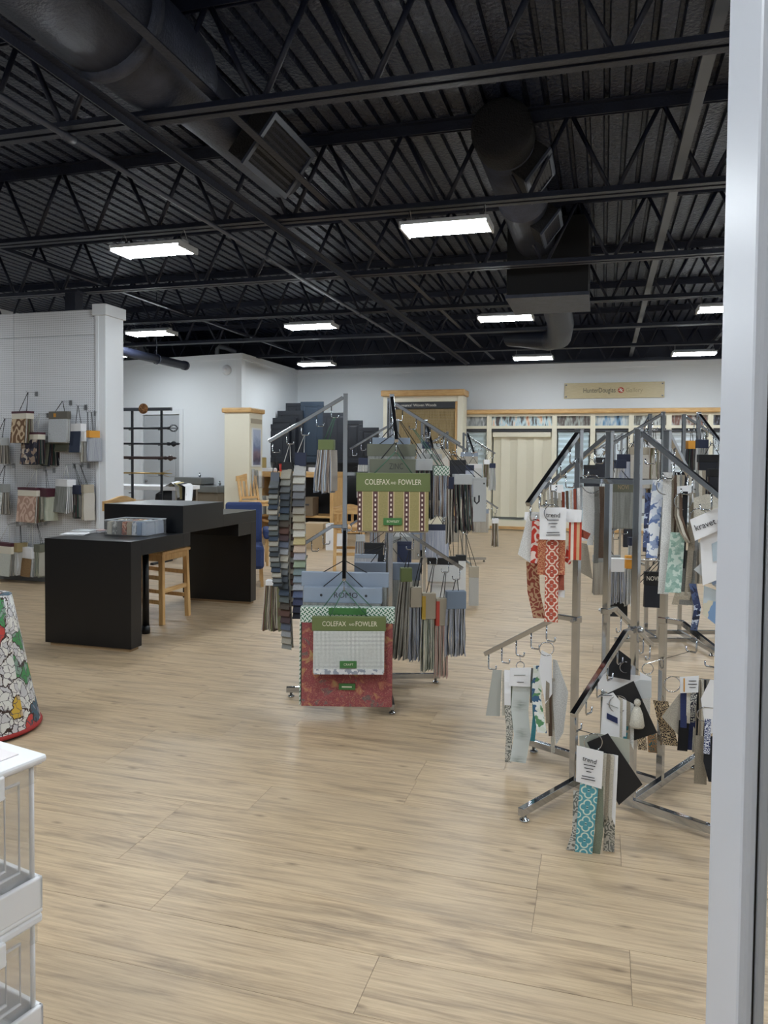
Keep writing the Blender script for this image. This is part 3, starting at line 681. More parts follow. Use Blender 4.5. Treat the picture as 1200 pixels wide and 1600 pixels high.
# ---- cream pillar cabinet
x0, x1, y0, y1, pt = -6.38, -5.9, 12.0, 12.52, 2.30
pl = thing('pillar_cabinet', 'tall cream pillar cabinet with an oak cap', 'cabinet', ((x0+x1)/2, (y0+y1)/2, 0))
hx, hy = (x1-x0)/2, (y1-y0)/2
MB().box(-hx, hx, -hy, hy, 0, pt).build('body', CREAM, pl, bevel=.004)
MB().box(-hx-.04, hx+.04, -hy-.04, hy+.04, pt, pt+.085).build('oak_cap', OAKX, pl, bevel=.02)
MB().box(hx, hx+.012, -hy+.05, hy-.04, pt-.18, pt-.1).build('name_strip', TAUPE, pl)
ps = MB().box(hx, hx+.015, -hy+.09, hy-.08, 1.36, 2.04).build('poster_frame', TRIMW, pl)
def post(t):
    uv, u, v = t.uv(); n = t.n('TexNoise', {'Vector': uv, 'Scale': 9.0, 'Detail': 3.0})
    z = t.m('ADD', t.m('MULTIPLY', t.m('SUBTRACT', v, 1.36), 1.4), t.m('MULTIPLY', n.outputs[0], .35))
    t.set(t.b.inputs['Base Color'], t.ramp(z, [(.15, rgb(140, 150, 176)), (.35, rgb(84, 76, 96)), (.5, rgb(140, 120, 132)), (.65, rgb(120, 136, 172)), (.95, rgb(186, 198, 222))]))
MB().box(hx+.015, hx+.018, -hy+.12, hy-.11, 1.39, 2.01).build('poster_print', mat('poster', (120, 130, 160), .4, fn=post), ps)
bh2 = MB().box(hx, hx+.07, -hy+.06, hy-.06, .98, 1.0).box(hx+.066, hx+.07, -hy+.06, hy-.06, .98, 1.2).build('brochure_holder', CLEAR, pl)
for k in range(3): MB().box(hx+.012+.015*k, hx+.018+.015*k, -hy+.08+.1*k, -hy+.17+.1*k, 1.0, 1.32-.02*k).build('brochure', [LGREYC, GREYC, WHITEC][k], bh2)
# ---- curtain rod stand, work table, rods
Yr = 9.5
st = thing('rod_stand', 'dark metal stand holding curtain rods behind the partition post', 'stand', (-6.28, Yr, 0))
DKM = mat('dark_metal', (52, 54, 60), .4, .6)
for X_ in (-6.52, -6.04):
    MB().box(X_+6.28-.013, X_+6.28+.013, -.013, .013, 0, 2.17).build('upright', DKM, st); MB().box(X_+6.28-.025, X_+6.28+.025, -.25, .25, 0, .03).build('base_foot', DKM, st)
    for z in (1.02, 1.28, 1.50, 1.70, 1.92): MB().box(X_+6.28-.012, X_+6.28+.012, -.075, -.02, z-.03, z-.018).build('cradle', DKM, st)
MB().box(-.98, .40, -.02, .02, 2.17, 2.215).build('top_bar', mat('slate_bar', (78, 82, 90), .4), st)
tag(MB().lathe([(0, -.03), (.055, -.028), (.075, -.01), (.075, .0), (0, .0)], (atY(224, 634, Yr-.03).x, Yr-.026, 2.2), 18, 'y', caps=False).build('medallion', blotch('carved_wood', [(150, 104, 64), (110, 72, 44), (176, 128, 84)], 60), None, True), 'round carved wooden medallion on the rod stand top bar', 'ornament')
for k, (z, px, m_, kind) in enumerate(((1.92, 279, DKM, 'cage'), (1.70, 281, DKM, 'spear'), (1.50, 276, mat('dark_walnut', (58, 40, 38), .45), 'spear'), (1.28, 268, mat('brass', (176, 146, 84), .3, .8), 'leaf'))):
    xe = atY(px, 700, Yr-.05).x; nm = ['black curtain rod with an open cage finial on the stand', 'black curtain rod with a spear finial on the stand', 'dark walnut curtain rod with a pointed finial on the stand', 'slim brass curtain rod with a leaf finial on the stand'][k]
    t = thing('curtain_rod', nm, 'curtain rod', (xe, Yr-.05, z), 0, 'curtain rods on the stand')
    r_ = (.016, .015, .022, .011)[k]
    MB().tube([(-1.3, 0, 0), (-.17, 0, 0)], r_, 10).build('rod', m_, t, True)
    if kind == 'cage':
        mb = MB()
        for q in range(6):
            a = q*math.pi/3; mb.tube([(-.15+.14*u, .055*math.sin(math.pi*u)*math.cos(a), .055*math.sin(math.pi*u)*math.sin(a)) for u in [i/8 for i in range(9)]], .005, 5)
        mb.lathe([(.02, -.18), (.024, -.15), (.0, -.14)], (0, 0, 0), 10, 'x').build('finial', m_, t, True)
    elif kind == 'spear': MB().lathe([(.024, -.2), (.03, -.17), (.018, -.14), (.045, -.1), (.03, -.07), (.015, -.05), (.02, -.03), (0, .01)], (0, 0, 0), 12, 'x').build('finial', m_, t, True)
    else:
        mb = MB()
        for q in range(4): a = q*math.pi/2; mb.sheet(.03, [(-.17, 0, 0), (-.1, .03*math.cos(a), .03*math.sin(a)), (-.02, .05*math.cos(a), .05*math.sin(a))], .004, 0, (0, -math.sin(a), math.cos(a)), 1, .008)
        mb.build('finial', m_, t)
tb = thing('work_table', 'white topped work table behind the curtain rod stand', 'table', (-6.75, 10.2, 0))
MB().box(-.75, .72, -.35, .35, 1.02, 1.08).build('table_top', WHITEP, tb, bevel=.005)
for sx in (-.7, .67):
    for sy in (-.3, .3): MB().box(sx-.025, sx+.025, sy-.025, sy+.025, 0, 1.02).build('leg', STEEL, tb)
MB().box(-.7, .67, -.3, .3, .80, .83).build('shelf', OAKX, tb)
tag(MB().lathe([(0, .0), (.16, .0), (.2, .04), (.19, .13), (.12, .175), (0, .18)], (-6.25, 10.02, .83), 18, caps=False).build('dark_bundle', BLACKC, None, True), 'black cloth bundle on the work table shelf', 'bundle')
mb = MB()
for k in range(4): mb.sheet(.2, [(-6.2+.07*k, 9.95, 1.085+.004*k), (-6.06+.06*k, 9.9, 1.15-.01*k), (-5.96+.05*k, 9.87, 1.09), (-5.93+.04*k, 9.85, .93-.02*k)], .006, k % 3, (.25, 1, .1), 3, .14, .012)
tag(mb.build('draped_cloth', [WHITEC, cloth('yellow_cloth', (206, 190, 140)), BLACKC], None, True), 'white, yellow and black cloths draped off the work table end', 'fabric')
# ---- drinking fountains
FST = mat('fountain_steel', (128, 130, 128), .35, .5); FTA = mat('fountain_taupe', (116, 106, 90), .5)
for k, (pa_, pb_, py, lab) in enumerate(((270, 321, 746, 'taupe drinking fountain with grey top, the taller of the two'), (307, 349, 759, 'taupe drinking fountain with grey top, the lower of the two'))):
    a, b2 = atY(pa_, py, 13.7), atY(pb_, py, 13.75); cx = (a.x+b2.x)/2; wd = b2.x-a.x; z = a.z
    yw = 14.02 + (-7.07-cx)*(.70/4.13)
    t = thing('drinking_fountain', lab, 'fountain', (cx, yw, z), -math.atan2(.70, 4.13), 'drinking fountains')
    h2 = wd/2*.98
    MB().box(-h2, h2, -.42, -.0, -.14, 0).build('basin', FST, t, bevel=.02)
    MB().prism([(-.38, -.14), (-.38, -.42), (-.12, -.62), (0, -.62), (0, -.14)], -h2*.93, h2*(.93 if k else .25)).build('body', FTA, t, bevel=.01)
    MB().lathe([(.02, 0), (.018, .03), (.03, .035), (.03, .05), (.012, .06), (.012, .1), (0, .1)], (h2*(.5 if k else .3), -.16, 0), 12).build('bubbler', CHROME, t, True)
    MB().box(-h2+.05, h2-.05, -.37, -.06, 0, .006).build('drain_plate', STEEL, t)
# ---- oak topped desk beyond the pillar
Yd = 13.0; za = atY(450, 737, Yd).z; xa, xb = -6.3, atY(520, 740, Yd).x
dk = thing('oak_desk', 'high oak topped desk beside the cream pillar', 'desk', ((xa+xb)/2, Yd+.35, 0))
hw = (xb-xa)/2
MB().box(-hw, hw, -.35, .35, za-.1, za).build('desk_top', OAKX, dk, bevel=.008)
for X_ in (-hw+.03, hw-.03): MB().box(X_-.03, X_+.03, -.33, .33, 0, za-.1).build('side_panel', OAK, dk)
MB().box(-hw+.06, hw-.06, .3, .33, .1, za-.1).build('back_panel', BLACKC, dk)
MB().box(-hw+.06, hw-.06, -.3, .3, .42, .46).build('shelf', OAKX, dk)
def simple(name, label, cat, loc, parts, rz=0, group=None):
    t = thing(name, label, cat, loc, rz, group)
    for nm, b_, m_ in parts: MB().box(*b_).build(nm, m_, t, bevel=.004)
    return t
dx0 = (xa+xb)/2
q = atY(420, 733, Yd+.1); simple('paper_tray', 'white paper tray on the oak desk', 'tray', (q.x-.04, Yd+.12, za), [('tray', (-.16, .16, -.11, .11, 0, .05), WHITEP), ('paper', (-.14, .14, -.1, .1, .05, .062), WHITEC)])
q = atY(402, 725, Yd+.3); simple('file_folder', 'khaki file folder leaning upright on the oak desk', 'folder', (q.x+.02, Yd+.42, za), [('cover', (-.11, .11, -.015, .015, 0, .26), mat('khaki_folder', (170, 150, 96), .6)), ('papers', (-.1, .1, -.012, .012, .26, .27), WHITEC)])
q = atY(441, 731, Yd+.2); t = thing('red_cup', 'red cup standing on the oak desk', 'cup', (q.x, Yd+.2, za)); RED = mat('red_plastic', (200, 52, 40), .4)
MB().lathe([(.05, 0), (.062, .14), (.055, .14), (.045, .01), (0, .01)], (0, 0, 0), 16, caps=False).build('cup_body', RED, t, True); MB().tube([(.062*math.cos(2*math.pi*k/16), .062*math.sin(2*math.pi*k/16), .14) for k in range(16)], .004, 5, closed=True).build('rim', RED, t)
q = atY(496, 733, Yd+.2); simple('tissue_box', 'small white box on the oak desk end', 'box', (q.x-.05, Yd+.2, za), [('carton', (-.1, .1, -.08, .08, 0, .08), WHITEC), ('flap', (-.06, .06, -.03, .03, .08, .084), LGREYC)])
for k, (px, z, lab, m_) in enumerate(((406, .46, 'pale file box with a dark handle under the oak desk', LGREYC), (428, .46, 'cream file box under the oak desk', CREAMC), (460, .46, 'grey file box under the oak desk', GREYC), (483, .46, 'brown archive box under the oak desk end', mat('brown_box', (120, 104, 84), .7)))):
    q = atY(px, 770, Yd+.1)
    simple('file_box', lab, 'box', (q.x, Yd+.15, z), [('carton', (-.11, .11, -.15, .15, 0, .3), m_), ('lid', (-.115, .115, -.155, .155, .3, .34), m_), ('handle', (-.04, .04, -.16, -.15, .19, .22), INK)], 0, 'file boxes under the oak desk')
q = atZ(490, 857); simple('cardboard_box', 'brown cardboard box on the floor behind the front rack', 'box', (q.x, q.y+.2, 0), [('carton', (-.22, .14, -.2, .2, 0, .42), mat('cardboard', (186, 162, 128), .8)), ('tape', (-.22, .14, -.03, .03, .42, .422), TAUPE)], .1)
q = atZ(520, 860); simple('white_carton', 'tall white carton on the floor behind the front rack', 'box', (q.x, q.y+.15, 0), [('carton', (-.15, .17, -.15, .15, 0, .43), WHITEC), ('flap', (-.15, .17, -.15, .0, .43, .436), LGREYC)], .2)
# ---- dark sample doors in the back corner
DKD = mat('dark_slate_door', (34, 37, 44), .35); DKL = mat('lit_slate_door', (46, 58, 72), .3)  # second slate has the bluish light on the peak door in its colour
Yq = 15.3; zs = atY(440, 722, Yq).z
xs0, xs1 = -6.95, atY(576, 720, Yq).x
sc = thing('black_cabinet', 'low black cabinet carrying the dark sample doors in the corner', 'cabinet', ((xs0+xs1)/2, Yq+.55, 0)); hw = (xs1-xs0)/2
MB().box(-hw, hw, -.45, .45, zs-.05, zs).build('top_slab', BLACKLAM, sc)
MB().box(hw-1.15, hw, -.42, .42, .38, zs-.05).build('body', BLACKLAM, sc)
MB().box(-hw, -hw+.05, -.42, .42, 0, zs-.05).build('side_panel', BLACKLAM, sc); MB().box(hw-1.1, hw-.05, -.38, .38, 0, .38).build('base', mat('grey_base', (110, 112, 116), .6), sc)
for k in range(3): MB().box(hw-1.15, hw, -.435, -.42, .41+.28*k, .66+.28*k).build('drawer_front', BLACKLAM, sc, bevel=.004)
doors = [(413, 452, 663, 0), (422, 462, 653, .1), (434, 474, 642, .2), (447, 470, 630, .3), (470, 506, 628, .27), (505, 537, 645, .22), (538, 567, 657, .12), (562, 592, 668, .02)]
dn = ['lowest on the left flank', 'second up the left flank', 'third up the left flank', 'tall one at the back of the left flank', 'peak one with bluish light painted in', 'first below the peak on the right', 'second below the peak on the right', 'lowest on the right flank']
for k, (pa_, pb_, pt_, dy) in enumerate(doors):
    yq = Yq+.15+dy*1.0; a, b2 = atY(pa_, pt_, yq), atY(pb_, pt_, yq); wd = b2.x-a.x; hd = a.z-zs; m_ = DKL if k == 4 else DKD
    t = thing('sample_door', 'dark panelled sample door in the corner, %s' % dn[k], 'door', ((a.x+b2.x)/2, yq, zs), 0, 'dark sample doors'); h2 = wd/2
    MB().box(-h2, h2, -.011, .011, 0, hd).build('board', m_, t, bevel=.003); f = min(.1, wd*.2)
    mb = MB()
    for bb in ((-h2, h2, 0, f), (-h2, h2, hd-f, hd), (-h2, -h2+f, f, hd-f), (h2-f, h2, f, hd-f)): mb.box(bb[0], bb[1], -.024, -.011, bb[2], bb[3])
    mb.build('frame', m_, t, bevel=.004); MB().box(-h2+f*1.5, h2-f*1.5, -.022, -.011, f*1.5, hd-f*1.5).build('raised_panel', m_, t, bevel=.008)
BAG = cloth('black_canvas', (20, 21, 25), (12, 13, 16), 300)
for k, (px, py, w_, h_, lab) in enumerate(((522, 722, .46, .55, 'black canvas bag with a pink tag slumped by the sample doors'), (556, 712, .42, .62, 'black canvas bag with long handles beside the cabinet'))):
    q = atY(px, py, 14.6); t = thing('canvas_bag', lab, 'bag', (q.x, 14.62+.02*k, .634 if k == 0 else .564), 0, 'black canvas bags')
    z0 = 0; mb = MB()
    prof = [(-.5, 0, .10), (-.5, .25, .16), (-.48, .6, .15), (-.42, .9, .09), (-.36, 1.0, .03)]
    n = 14
    for sx, zz, dp in prof:
        for i in range(n):
            a = 2*math.pi*i/n; cc, ss = math.cos(a), math.sin(a); mb.v.append(Vector((math.copysign(abs(cc)**.6, cc)*-sx*w_+.012*math.sin(5*a+zz*9), math.copysign(abs(ss)**.6, ss)*dp, zz*h_+.01*math.sin(3*a))))
    for i in range(4):
        for j in range(n): mb.face([i*n+j, i*n+(j+1) % n, (i+1)*n+(j+1) % n, (i+1)*n+j])
    mb.face(list(range(n))[::-1]); mb.face([4*n+j for j in range(n)])
    mb.build('bag_body', BAG, t, True)
    for sy in (-.03, .03): MB().tube([(-.1, sy, h_*.97), (-.09, sy, h_+.12), (0, sy, h_+.17), (.09, sy, h_+.12), (.1, sy, h_*.97)], .01, 6).build('handle', BAG, t, True)
    MB().hexa([(.05, -.13, h_*.85), (.09, -.13, h_*.85), (.09, -.125, h_*.85), (.05, -.125, h_*.85), (.07, -.10, h_*1.0), (.1, -.10, h_*1.0), (.1, -.095, h_*1.0), (.07, -.095, h_*1.0)]).build('pink_tag', mat('pink_tag', (206, 170, 160), .6), t)
    simple('black_crate', ['black crate under the slumped canvas bag', 'black crate under the long handled canvas bag'][k], 'crate', (q.x, 14.62+.02*k, 0), [('crate_body', (-w_/2-.02*k+.03, w_/2-.03, -.18, .18, 0, .6 if k == 0 else .53), BLACKLAM), ('crate_lid', (-w_/2-.02*k+.02, w_/2-.02, -.19, .19, .6 if k == 0 else .53, .62 if k == 0 else .55), BLACKC)], 0, 'black crates')
# ---- woven wood display
Yw = 15.95; a, b2 = atY(604, 620, Yw), atY(720, 618, Yw); wz = a.z
ww = thing('blind_display', 'woven wood blind display with an oak cap, standing proud of the others', 'display', ((a.x+b2.x)/2, Yw, 0)); hw = (b2.x-a.x)/2
for sx in (-1, 1): MB().box(sx*hw-.06, sx*hw+.06, -.05, .42, 0, wz).build('side_post', CREAM, ww, bevel=.005); MB().box(sx*(hw-.085)-.025, sx*(hw-.085)+.025, -.03, .0, .3, wz-.12).build('oak_lining', OAK, ww)
MB().box(-hw-.1, hw+.1, -.12, .44, wz, wz+.13).build('oak_cap', OAKX, ww, bevel=.02)
MB().box(-hw+.06, hw-.06, -.03, .04, wz-.12, wz).build('top_rail', CREAM, ww); MB().box(-hw+.06, hw-.06, .05, .1, 0, wz).build('back_panel', TAUPE, ww)
hd_ = MB().box(-hw+.11, hw-.11, -.035, -.0, wz-.26, wz-.13).build('header_strip', mat('dark_header', (52, 54, 60), .5), ww)
text('lettering', "Provenance' Woven Woods", .08, INKL, hd_, (-.16, -.037, wz-.195), width=.92, ext=.001)
WV = cloth('woven_wood', (170, 150, 110), (136, 116, 82), 160, .01); mb = MB(); nS = 60
for k in range(nS): z = wz-.28-k*.032; mb.box(-hw+.12, hw-.12, .0+(.004 if k % 2 else 0), .01+(.004 if k % 2 else 0), z-.028, z)
tag(mb.build('woven_slats', WV, ww), None, None, kind='stuff')
MB().box(-hw+.06, hw-.06, -.05, .06, .12, .3).build('bottom_rail', CREAM, ww)
# ---- bank of blind displays
Yk = 16.48; mull = [724, 764, 866, 926, 986, 1045, 1110, 1172]
zt_c, zb_c = atY(900, 639, Yk).z, atY(900, 646, Yk).z; zp0, zp1 = atY(900, 665, Yk).z, atY(900, 649, Yk).z; zh0, zh1 = atY(900, 674, Yk).z, atY(900, 669.5, Yk).z; zsill = .22
xk = [atY(p, 680, Yk).x for p in mull]
tag(MB().box(xk[0]-.05, xk[-1]+.3, Yk-.09, Yk+.44, zb_c, zt_c).build('oak_cornice', OAKX, None, bevel=.02), 'long oak cornice capping the row of blind displays', 'cornice')
PIC = [[(206, 208, 210), (120, 124, 126), (170, 172, 172)], [(176, 96, 58), (236, 206, 180), (190, 214, 222), (84, 76, 74)], [(120, 108, 100), (170, 176, 170), (90, 80, 76)], [(40, 48, 60), (108, 150, 186), (200, 206, 206)], [(60, 56, 56), (200, 204, 202), (110, 110, 104)], [(80, 60, 54), (190, 190, 186), (120, 86, 74)], [(90, 96, 120), (180, 190, 206), (60, 56, 60)]]
BL = [(192, 206, 212), (218, 212, 192), (206, 226, 236), (206, 216, 222), (208, 212, 214), (206, 214, 220), (200, 208, 214)]
bn = ['narrow pale blue shade', 'wide cream vertical panel blind', 'pale cyan pleated shade', 'white gridded shade', 'light grey shade', 'silver pleated shade', 'grey blue shade']
def picm(k):
    cols = PIC[k]
    def fn(t):
        uv, u, v = t.uv(); n1 = t.n('TexNoise', {'Vector': t.n('Mapping', {'Vector': uv, 'Scale': (9, 2.2, 1)}), 'Scale': 1.2, 'Detail': 3.0})
        m_ = len(cols); t.set(t.b.inputs['Base Color'], t.ramp(n1.outputs[0], [(.3+.4*i/m_, rgb(*c)) for i, c in enumerate(cols)]))
    return mat('transom_photo_%d' % k, cols[0], .3, fn=fn)
TXT = ['Applause Honeycomb', 'Skyline Panel', 'Designer Roller', 'Silhouette', 'Pirouette', 'Luminette', 'Duette']
for k in range(7):
    a, b2 = xk[k], xk[k+1]; hw = (b2-a)/2
    t = thing('blind_display', 'cream framed display bay with %s under a photo panel' % bn[k], 'display', ((a+b2)/2, Yk, 0), 0, 'row of blind displays on the back wall')
    mb = MB()
    for sx in (-1, 1): mb.box(sx*hw-(.05 if sx > 0 else 0), sx*hw+(.05 if sx < 0 else 0), 0, .44, 0, zb_c)
    mb.build('frame', CREAM, t, bevel=.004)
    for z0, z1 in ((zb_c-.05, zb_c-.001), (zp0-.06, zp0-.0), (zsill-.14, zsill)): MB().box(-hw+.05, hw-.05, .0, .4, z0, z1).build('rail', CREAM, t)
    MB().box(-hw+.05, hw-.05, -.03, .05, .03, .09).build('oak_sill', OAKX, t); MB().box(-hw+.05, hw-.05, .02, .06, 0, .03).build('toe_board', CREAM, t)
    MB().box(-hw+.05, hw-.05, .08, .1, zp0, zb_c-.05).build('photo_panel', picm(k), t)
    hs = MB().box(-hw+.05, hw-.05, .04, .06, zh0, zp0-.06).build('header_strip', MATS['dark_header'], t)
    MB().box(-hw+.05, hw-.05, .3, .32, zsill, zp0-.06).build('back_board', mat('pale_board', (214, 220, 224), .6), t)
    ct_ = BL[k]; bm = mat('blind_%d' % k, ct_, .65)
    if k == 1:
        MB().box(-hw+.07, hw-.07, .06, .16, zh0-.12, zh0-.01).build('valance', bm, t, bevel=.01)
        nv = 7; vw = (2*hw-.16)/nv
        for q in range(nv):
            xx = -hw+.08+vw*q; MB().hexa([(xx, .16-.05*(q % 2), zsill+.06), (xx+vw+.02, .13+.03*(q % 2), zsill+.06), (xx+vw+.02, .135+.03*(q % 2), zsill+.06), (xx, .165-.05*(q % 2), zsill+.06), (xx, .16-.05*(q % 2), zh0-.1), (xx+vw+.02, .13+.03*(q % 2), zh0-.1), (xx+vw+.02, .135+.03*(q % 2), zh0-.1), (xx, .165-.05*(q % 2), zh0-.1)]).build('vane', bm, t)
    else:
        MB().box(-hw+.07, hw-.07, .1, .16, zh0-.07, zh0-.01).build('head_rail', bm, t, bevel=.006)
        mb = MB(); z = zh0-.07; st_ = .055 if k in (0, 2, 5) else .1; q = 0; zbot = zsill+(.06 if k != 4 else .9)
        while z-st_ > zbot:
            d = .02 if q % 2 else 0
            mb.hexa([(-hw+.08, .12+.02-d, z-st_), (hw-.08, .12+.02-d, z-st_), (hw-.08, .13+.02-d, z-st_), (-hw+.08, .13+.02-d, z-st_), (-hw+.08, .12+d, z-.002), (hw-.08, .12+d, z-.002), (hw-.08, .13+d, z-.002), (-hw+.08, .13+d, z-.002)]); z -= st_; q += 1
        tag(mb.build('pleats', bm, t), None, None, kind='stuff'); MB().box(-hw+.08, hw-.08, .11, .16, z-.03, z).build('bottom_bar', bm, t)
# ================================================================ CHROME SAMPLE RACKS
def tube_bar(mb, p, q, w=.026): return mb.bar(p, q, w, w)
class Rack: pass
DIRS = {'-x': (-1, 0), '+x': (1, 0), '-y': (0, -1), '+y': (0, 1)}
UP_C = {(0, 0): '-x', (1, 0): '-y', (1, 1): '+x', (0, 1): '+y'}
UP_R = {(0, 0): '-y', (1, 0): '+x', (1, 1): '+y', (0, 1): '-x'}
HK = {}
def hook_mesh(sgn):
    k = 'hook%d' % sgn
    if k not in HK:
        ob = MB().tube([(0, 0, 0), (0, 0, -.062), (sgn*.004, 0, -.070), (sgn*.040, 0, -.070), (sgn*.045, 0, -.064), (sgn*.046, 0, -.048)], .0038, 6).build('hook', CHROME, None, True)
        HK[k] = ob.data; bpy.data.objects.remove(ob)
    return HK[k]
def make_rack(label, c00, ang, s, top, clampz, barz, upL, upD, loL, loD, typeC=True, foot=.36, group='chrome sample racks'):
    R = Rack(); R.ang = ang; R.org = Vector((*c00, 0)); R.s = s
    t = thing('chrome_rack', label, 'rack', R.org, ang, group); R.obj = t
    up, lo = (UP_C, UP_R) if typeC else (UP_R, UP_C)
    R.hooks = {}; rot = Matrix.Rotation(ang, 4, 'Z')
    hw = .014
    for (i, j) in ((0, 0), (1, 0), (1, 1), (0, 1)):
        c = Vector((i*s, j*s, 0))
        po = MB().box(c.x-hw, c.x+hw, c.y-hw, c.y+hw, .03, top).build('post', CHROME, t, bevel=.002)
        MB().box(c.x-hw-.001, c.x+hw+.001, c.y-hw-.001, c.y+hw+.001, top, top+.004).build('post_cap', STEEL, po)
        d = Vector((*DIRS[up[(i, j)]], 0))
        f = MB().bar(c-d*s+Vector((0, 0, .047)), c+d*foot+Vector((0, 0, .047)), .026, .034).build('foot', CHROME, t, bevel=.002)
        e = c+d*(foot-.03); MB().lathe([(.009, .03), (.009, .012), (.02, .01), (.022, .004), (.018, 0)], (e.x, e.y, 0), 12).build('foot_glide', CHROME, f, True)
        for lev, dd, L, D, z in (('u', up, upL, upD, top-.02), ('l', lo, loL, loD, clampz)):
            d = Vector((*DIRS[dd[(i, j)]], 0)); st = c+d*hw; z0 = z
            if lev == 'l':
                cl = c+Vector((0, 0, z)); st = c+d*.085
            p0 = st+Vector((0, 0, z0)); p1 = c+d*L+Vector((0, 0, z-D))
            a = tube_bar(MB(), p0, p1, .022).build('upper_arm' if lev == 'u' else 'lower_arm', CHROME, t, bevel=.002)
            if lev == 'l':
                MB().box(c.x-.02, c.x+.02, c.y-.02, c.y+.02, z-.014, z+.014).build('clamp', CHROME, a, bevel=.003)
                MB().bar(c+d*.015+Vector((0, 0, z)), st+d*.006+Vector((0, 0, z)), .022, .022).build('clamp_stub', CHROME, a, bevel=.002)
                sd = Vector((-d.y, d.x, 0)); k = c+sd*.02+Vector((0, 0, z)); MB().tube([k, k+sd*.016], .008, 8).build('clamp_bolt', STEEL, a)
            R.hooks[(i, j, lev)] = []
            for tt in (.16, .36, .56, .76, .95):
                h = p0.lerp(p1, tt)-Vector((0, 0, .011))
                ho = link('hook', hook_mesh(-1), a); ho.location = h; ho.rotation_euler = (0, 0, math.atan2(d.y, d.x))
                R.hooks[(i, j, lev)].append(R.org+(rot @ (h-d*.02-Vector((0, 0, .066)))))
    for (a, b2) in (((0, 0), (1, 0)), ((1, 0), (1, 1)), ((1, 1), (0, 1)), ((0, 1), (0, 0))):
        MB().bar((a[0]*s, a[1]*s, barz), (b2[0]*s, b2[1]*s, barz), .02, .02).build('cross_bar', CHROME, t)
    return R
RC = make_rack('tall chrome rack with striped and floral sample books in front', (-1.554, 4.501), math.radians(18.9), .29, 1.908, 1.055, 1.41, .476, .28, .46, .24, True)
RR = make_rack('chrome rack hung with ring sets of trimming, beside the white door frame', (-.105, 3.50), math.radians(-28.1), .28, 1.642, .79, 1.415, .40, .30, .50, .25, False, .42)
RB_ = make_rack('tall chrome rack with black headed books behind the trimming rack', (.46, 6.55), math.radians(17), .29, 1.908, 1.055, 1.41, .476, .28, .46, .24, True)
CB1 = make_rack('tall chrome rack directly behind the striped sample book rack', (-2.0, 7.4), math.radians(21), .29, 1.908, 1.055, 1.41, .476, .28, .46, .24, True)
CB2 = make_rack('tall chrome rack farther back, facing the wide cream blind', (-2.15, 10.7), math.radians(21), .29, 1.908, 1.055, 1.41, .476, .28, .46, .24, True)
RB2 = make_rack('tall chrome rack farthest back, below the wall sign', (.25, 11.4), math.radians(19), .29, 1.908, 1.055, 1.41, .476, .28, .46, .24, True)
# ---------------------------------------------------------------- sample cloth palette
SG = 'hanging cloth samples'
F_OL = None
def ikat(t):
    uv, u, v = t.uv(); per = .089
    x = t.m('FRACT', t.m('MULTIPLY', t.m('ADD', u, .03), 1/per)); nz = t.n('TexNoise', {'Vector': uv, 'Scale': 120.0, 'Detail': 2.0})
    base = t.mix(nz.outputs[0], rgb(134, 124, 78), rgb(166, 154, 104))
    inb = lambda a, b: t.m('MULTIPLY', t.m('GREATER_THAN', x, a), t.m('LESS_THAN', x, b))
    c = t.mix(inb(.0, .40), base, rgb(206, 184, 150)); c = t.mix(inb(.05, .35), c, rgb(88, 60, 58))
    dash = t.m('GREATER_THAN', t.m('ADD', t.m('SINE', t.m('MULTIPLY', v, 230.0)), t.m('MULTIPLY', nz.outputs[0], .5)), .35)
    c = t.mix(t.m('MULTIPLY', inb(.15, .25), dash), c, rgb(226, 214, 200)); t.set(t.b.inputs['Base Color'], c)
IKAT = mat('ikat_stripe', (150, 138, 92), .8, fn=ikat)
def lattice(t):
    uv, u, v = t.uv(); k = 1/.026
    a = t.m('FLOOR', t.m('MULTIPLY', t.m('ADD', u, v), k)); b = t.m('FLOOR', t.m('MULTIPLY', t.m('SUBTRACT', u, v), k))
    fa = t.m('FRACT', t.m('MULTIPLY', t.m('ADD', u, v), k)); fb = t.m('FRACT', t.m('MULTIPLY', t.m('SUBTRACT', u, v), k))
    par = t.m('FLOORED_MODULO', t.m('ADD', a, b), 2.0)
    g1 = t.m('LESS_THAN', t.m('ABSOLUTE', t.m('SUBTRACT', fa, .5)), .22); g2 = t.m('LESS_THAN', t.m('ABSOLUTE', t.m('SUBTRACT', fb, .5)), .22)
    f = t.m('ADD', t.m('MULTIPLY', par, g1), t.m('MULTIPLY', t.m('SUBTRACT', 1.0, par), g2))
    t.set(t.b.inputs['Base Color'], t.mix(f, rgb(222, 228, 220), rgb(62, 112, 84)))
LATT = mat('green_lattice_paper', (150, 176, 158), .6, fn=lattice)
def basket(t):
    uv, u, v = t.uv(); k = 1/.0075
    a = t.m('FRACT', t.m('MULTIPLY', u, k)); b = t.m('FRACT', t.m('MULTIPLY', v, k)); nz = t.n('TexNoise', {'Vector': uv, 'Scale': 90.0})
    f = t.m('MULTIPLY', t.m('GREATER_THAN', a, .3), t.m('GREATER_THAN', b, .35))
    t.set(t.b.inputs['Base Color'], t.mix(f, t.mix(nz.outputs[0], rgb(120, 124, 122), rgb(190, 192, 188)), rgb(228, 229, 226))); t.bump(f, .4, .002)
BASKET = mat('white_basket_weave', (210, 212, 210), .8, fn=basket)
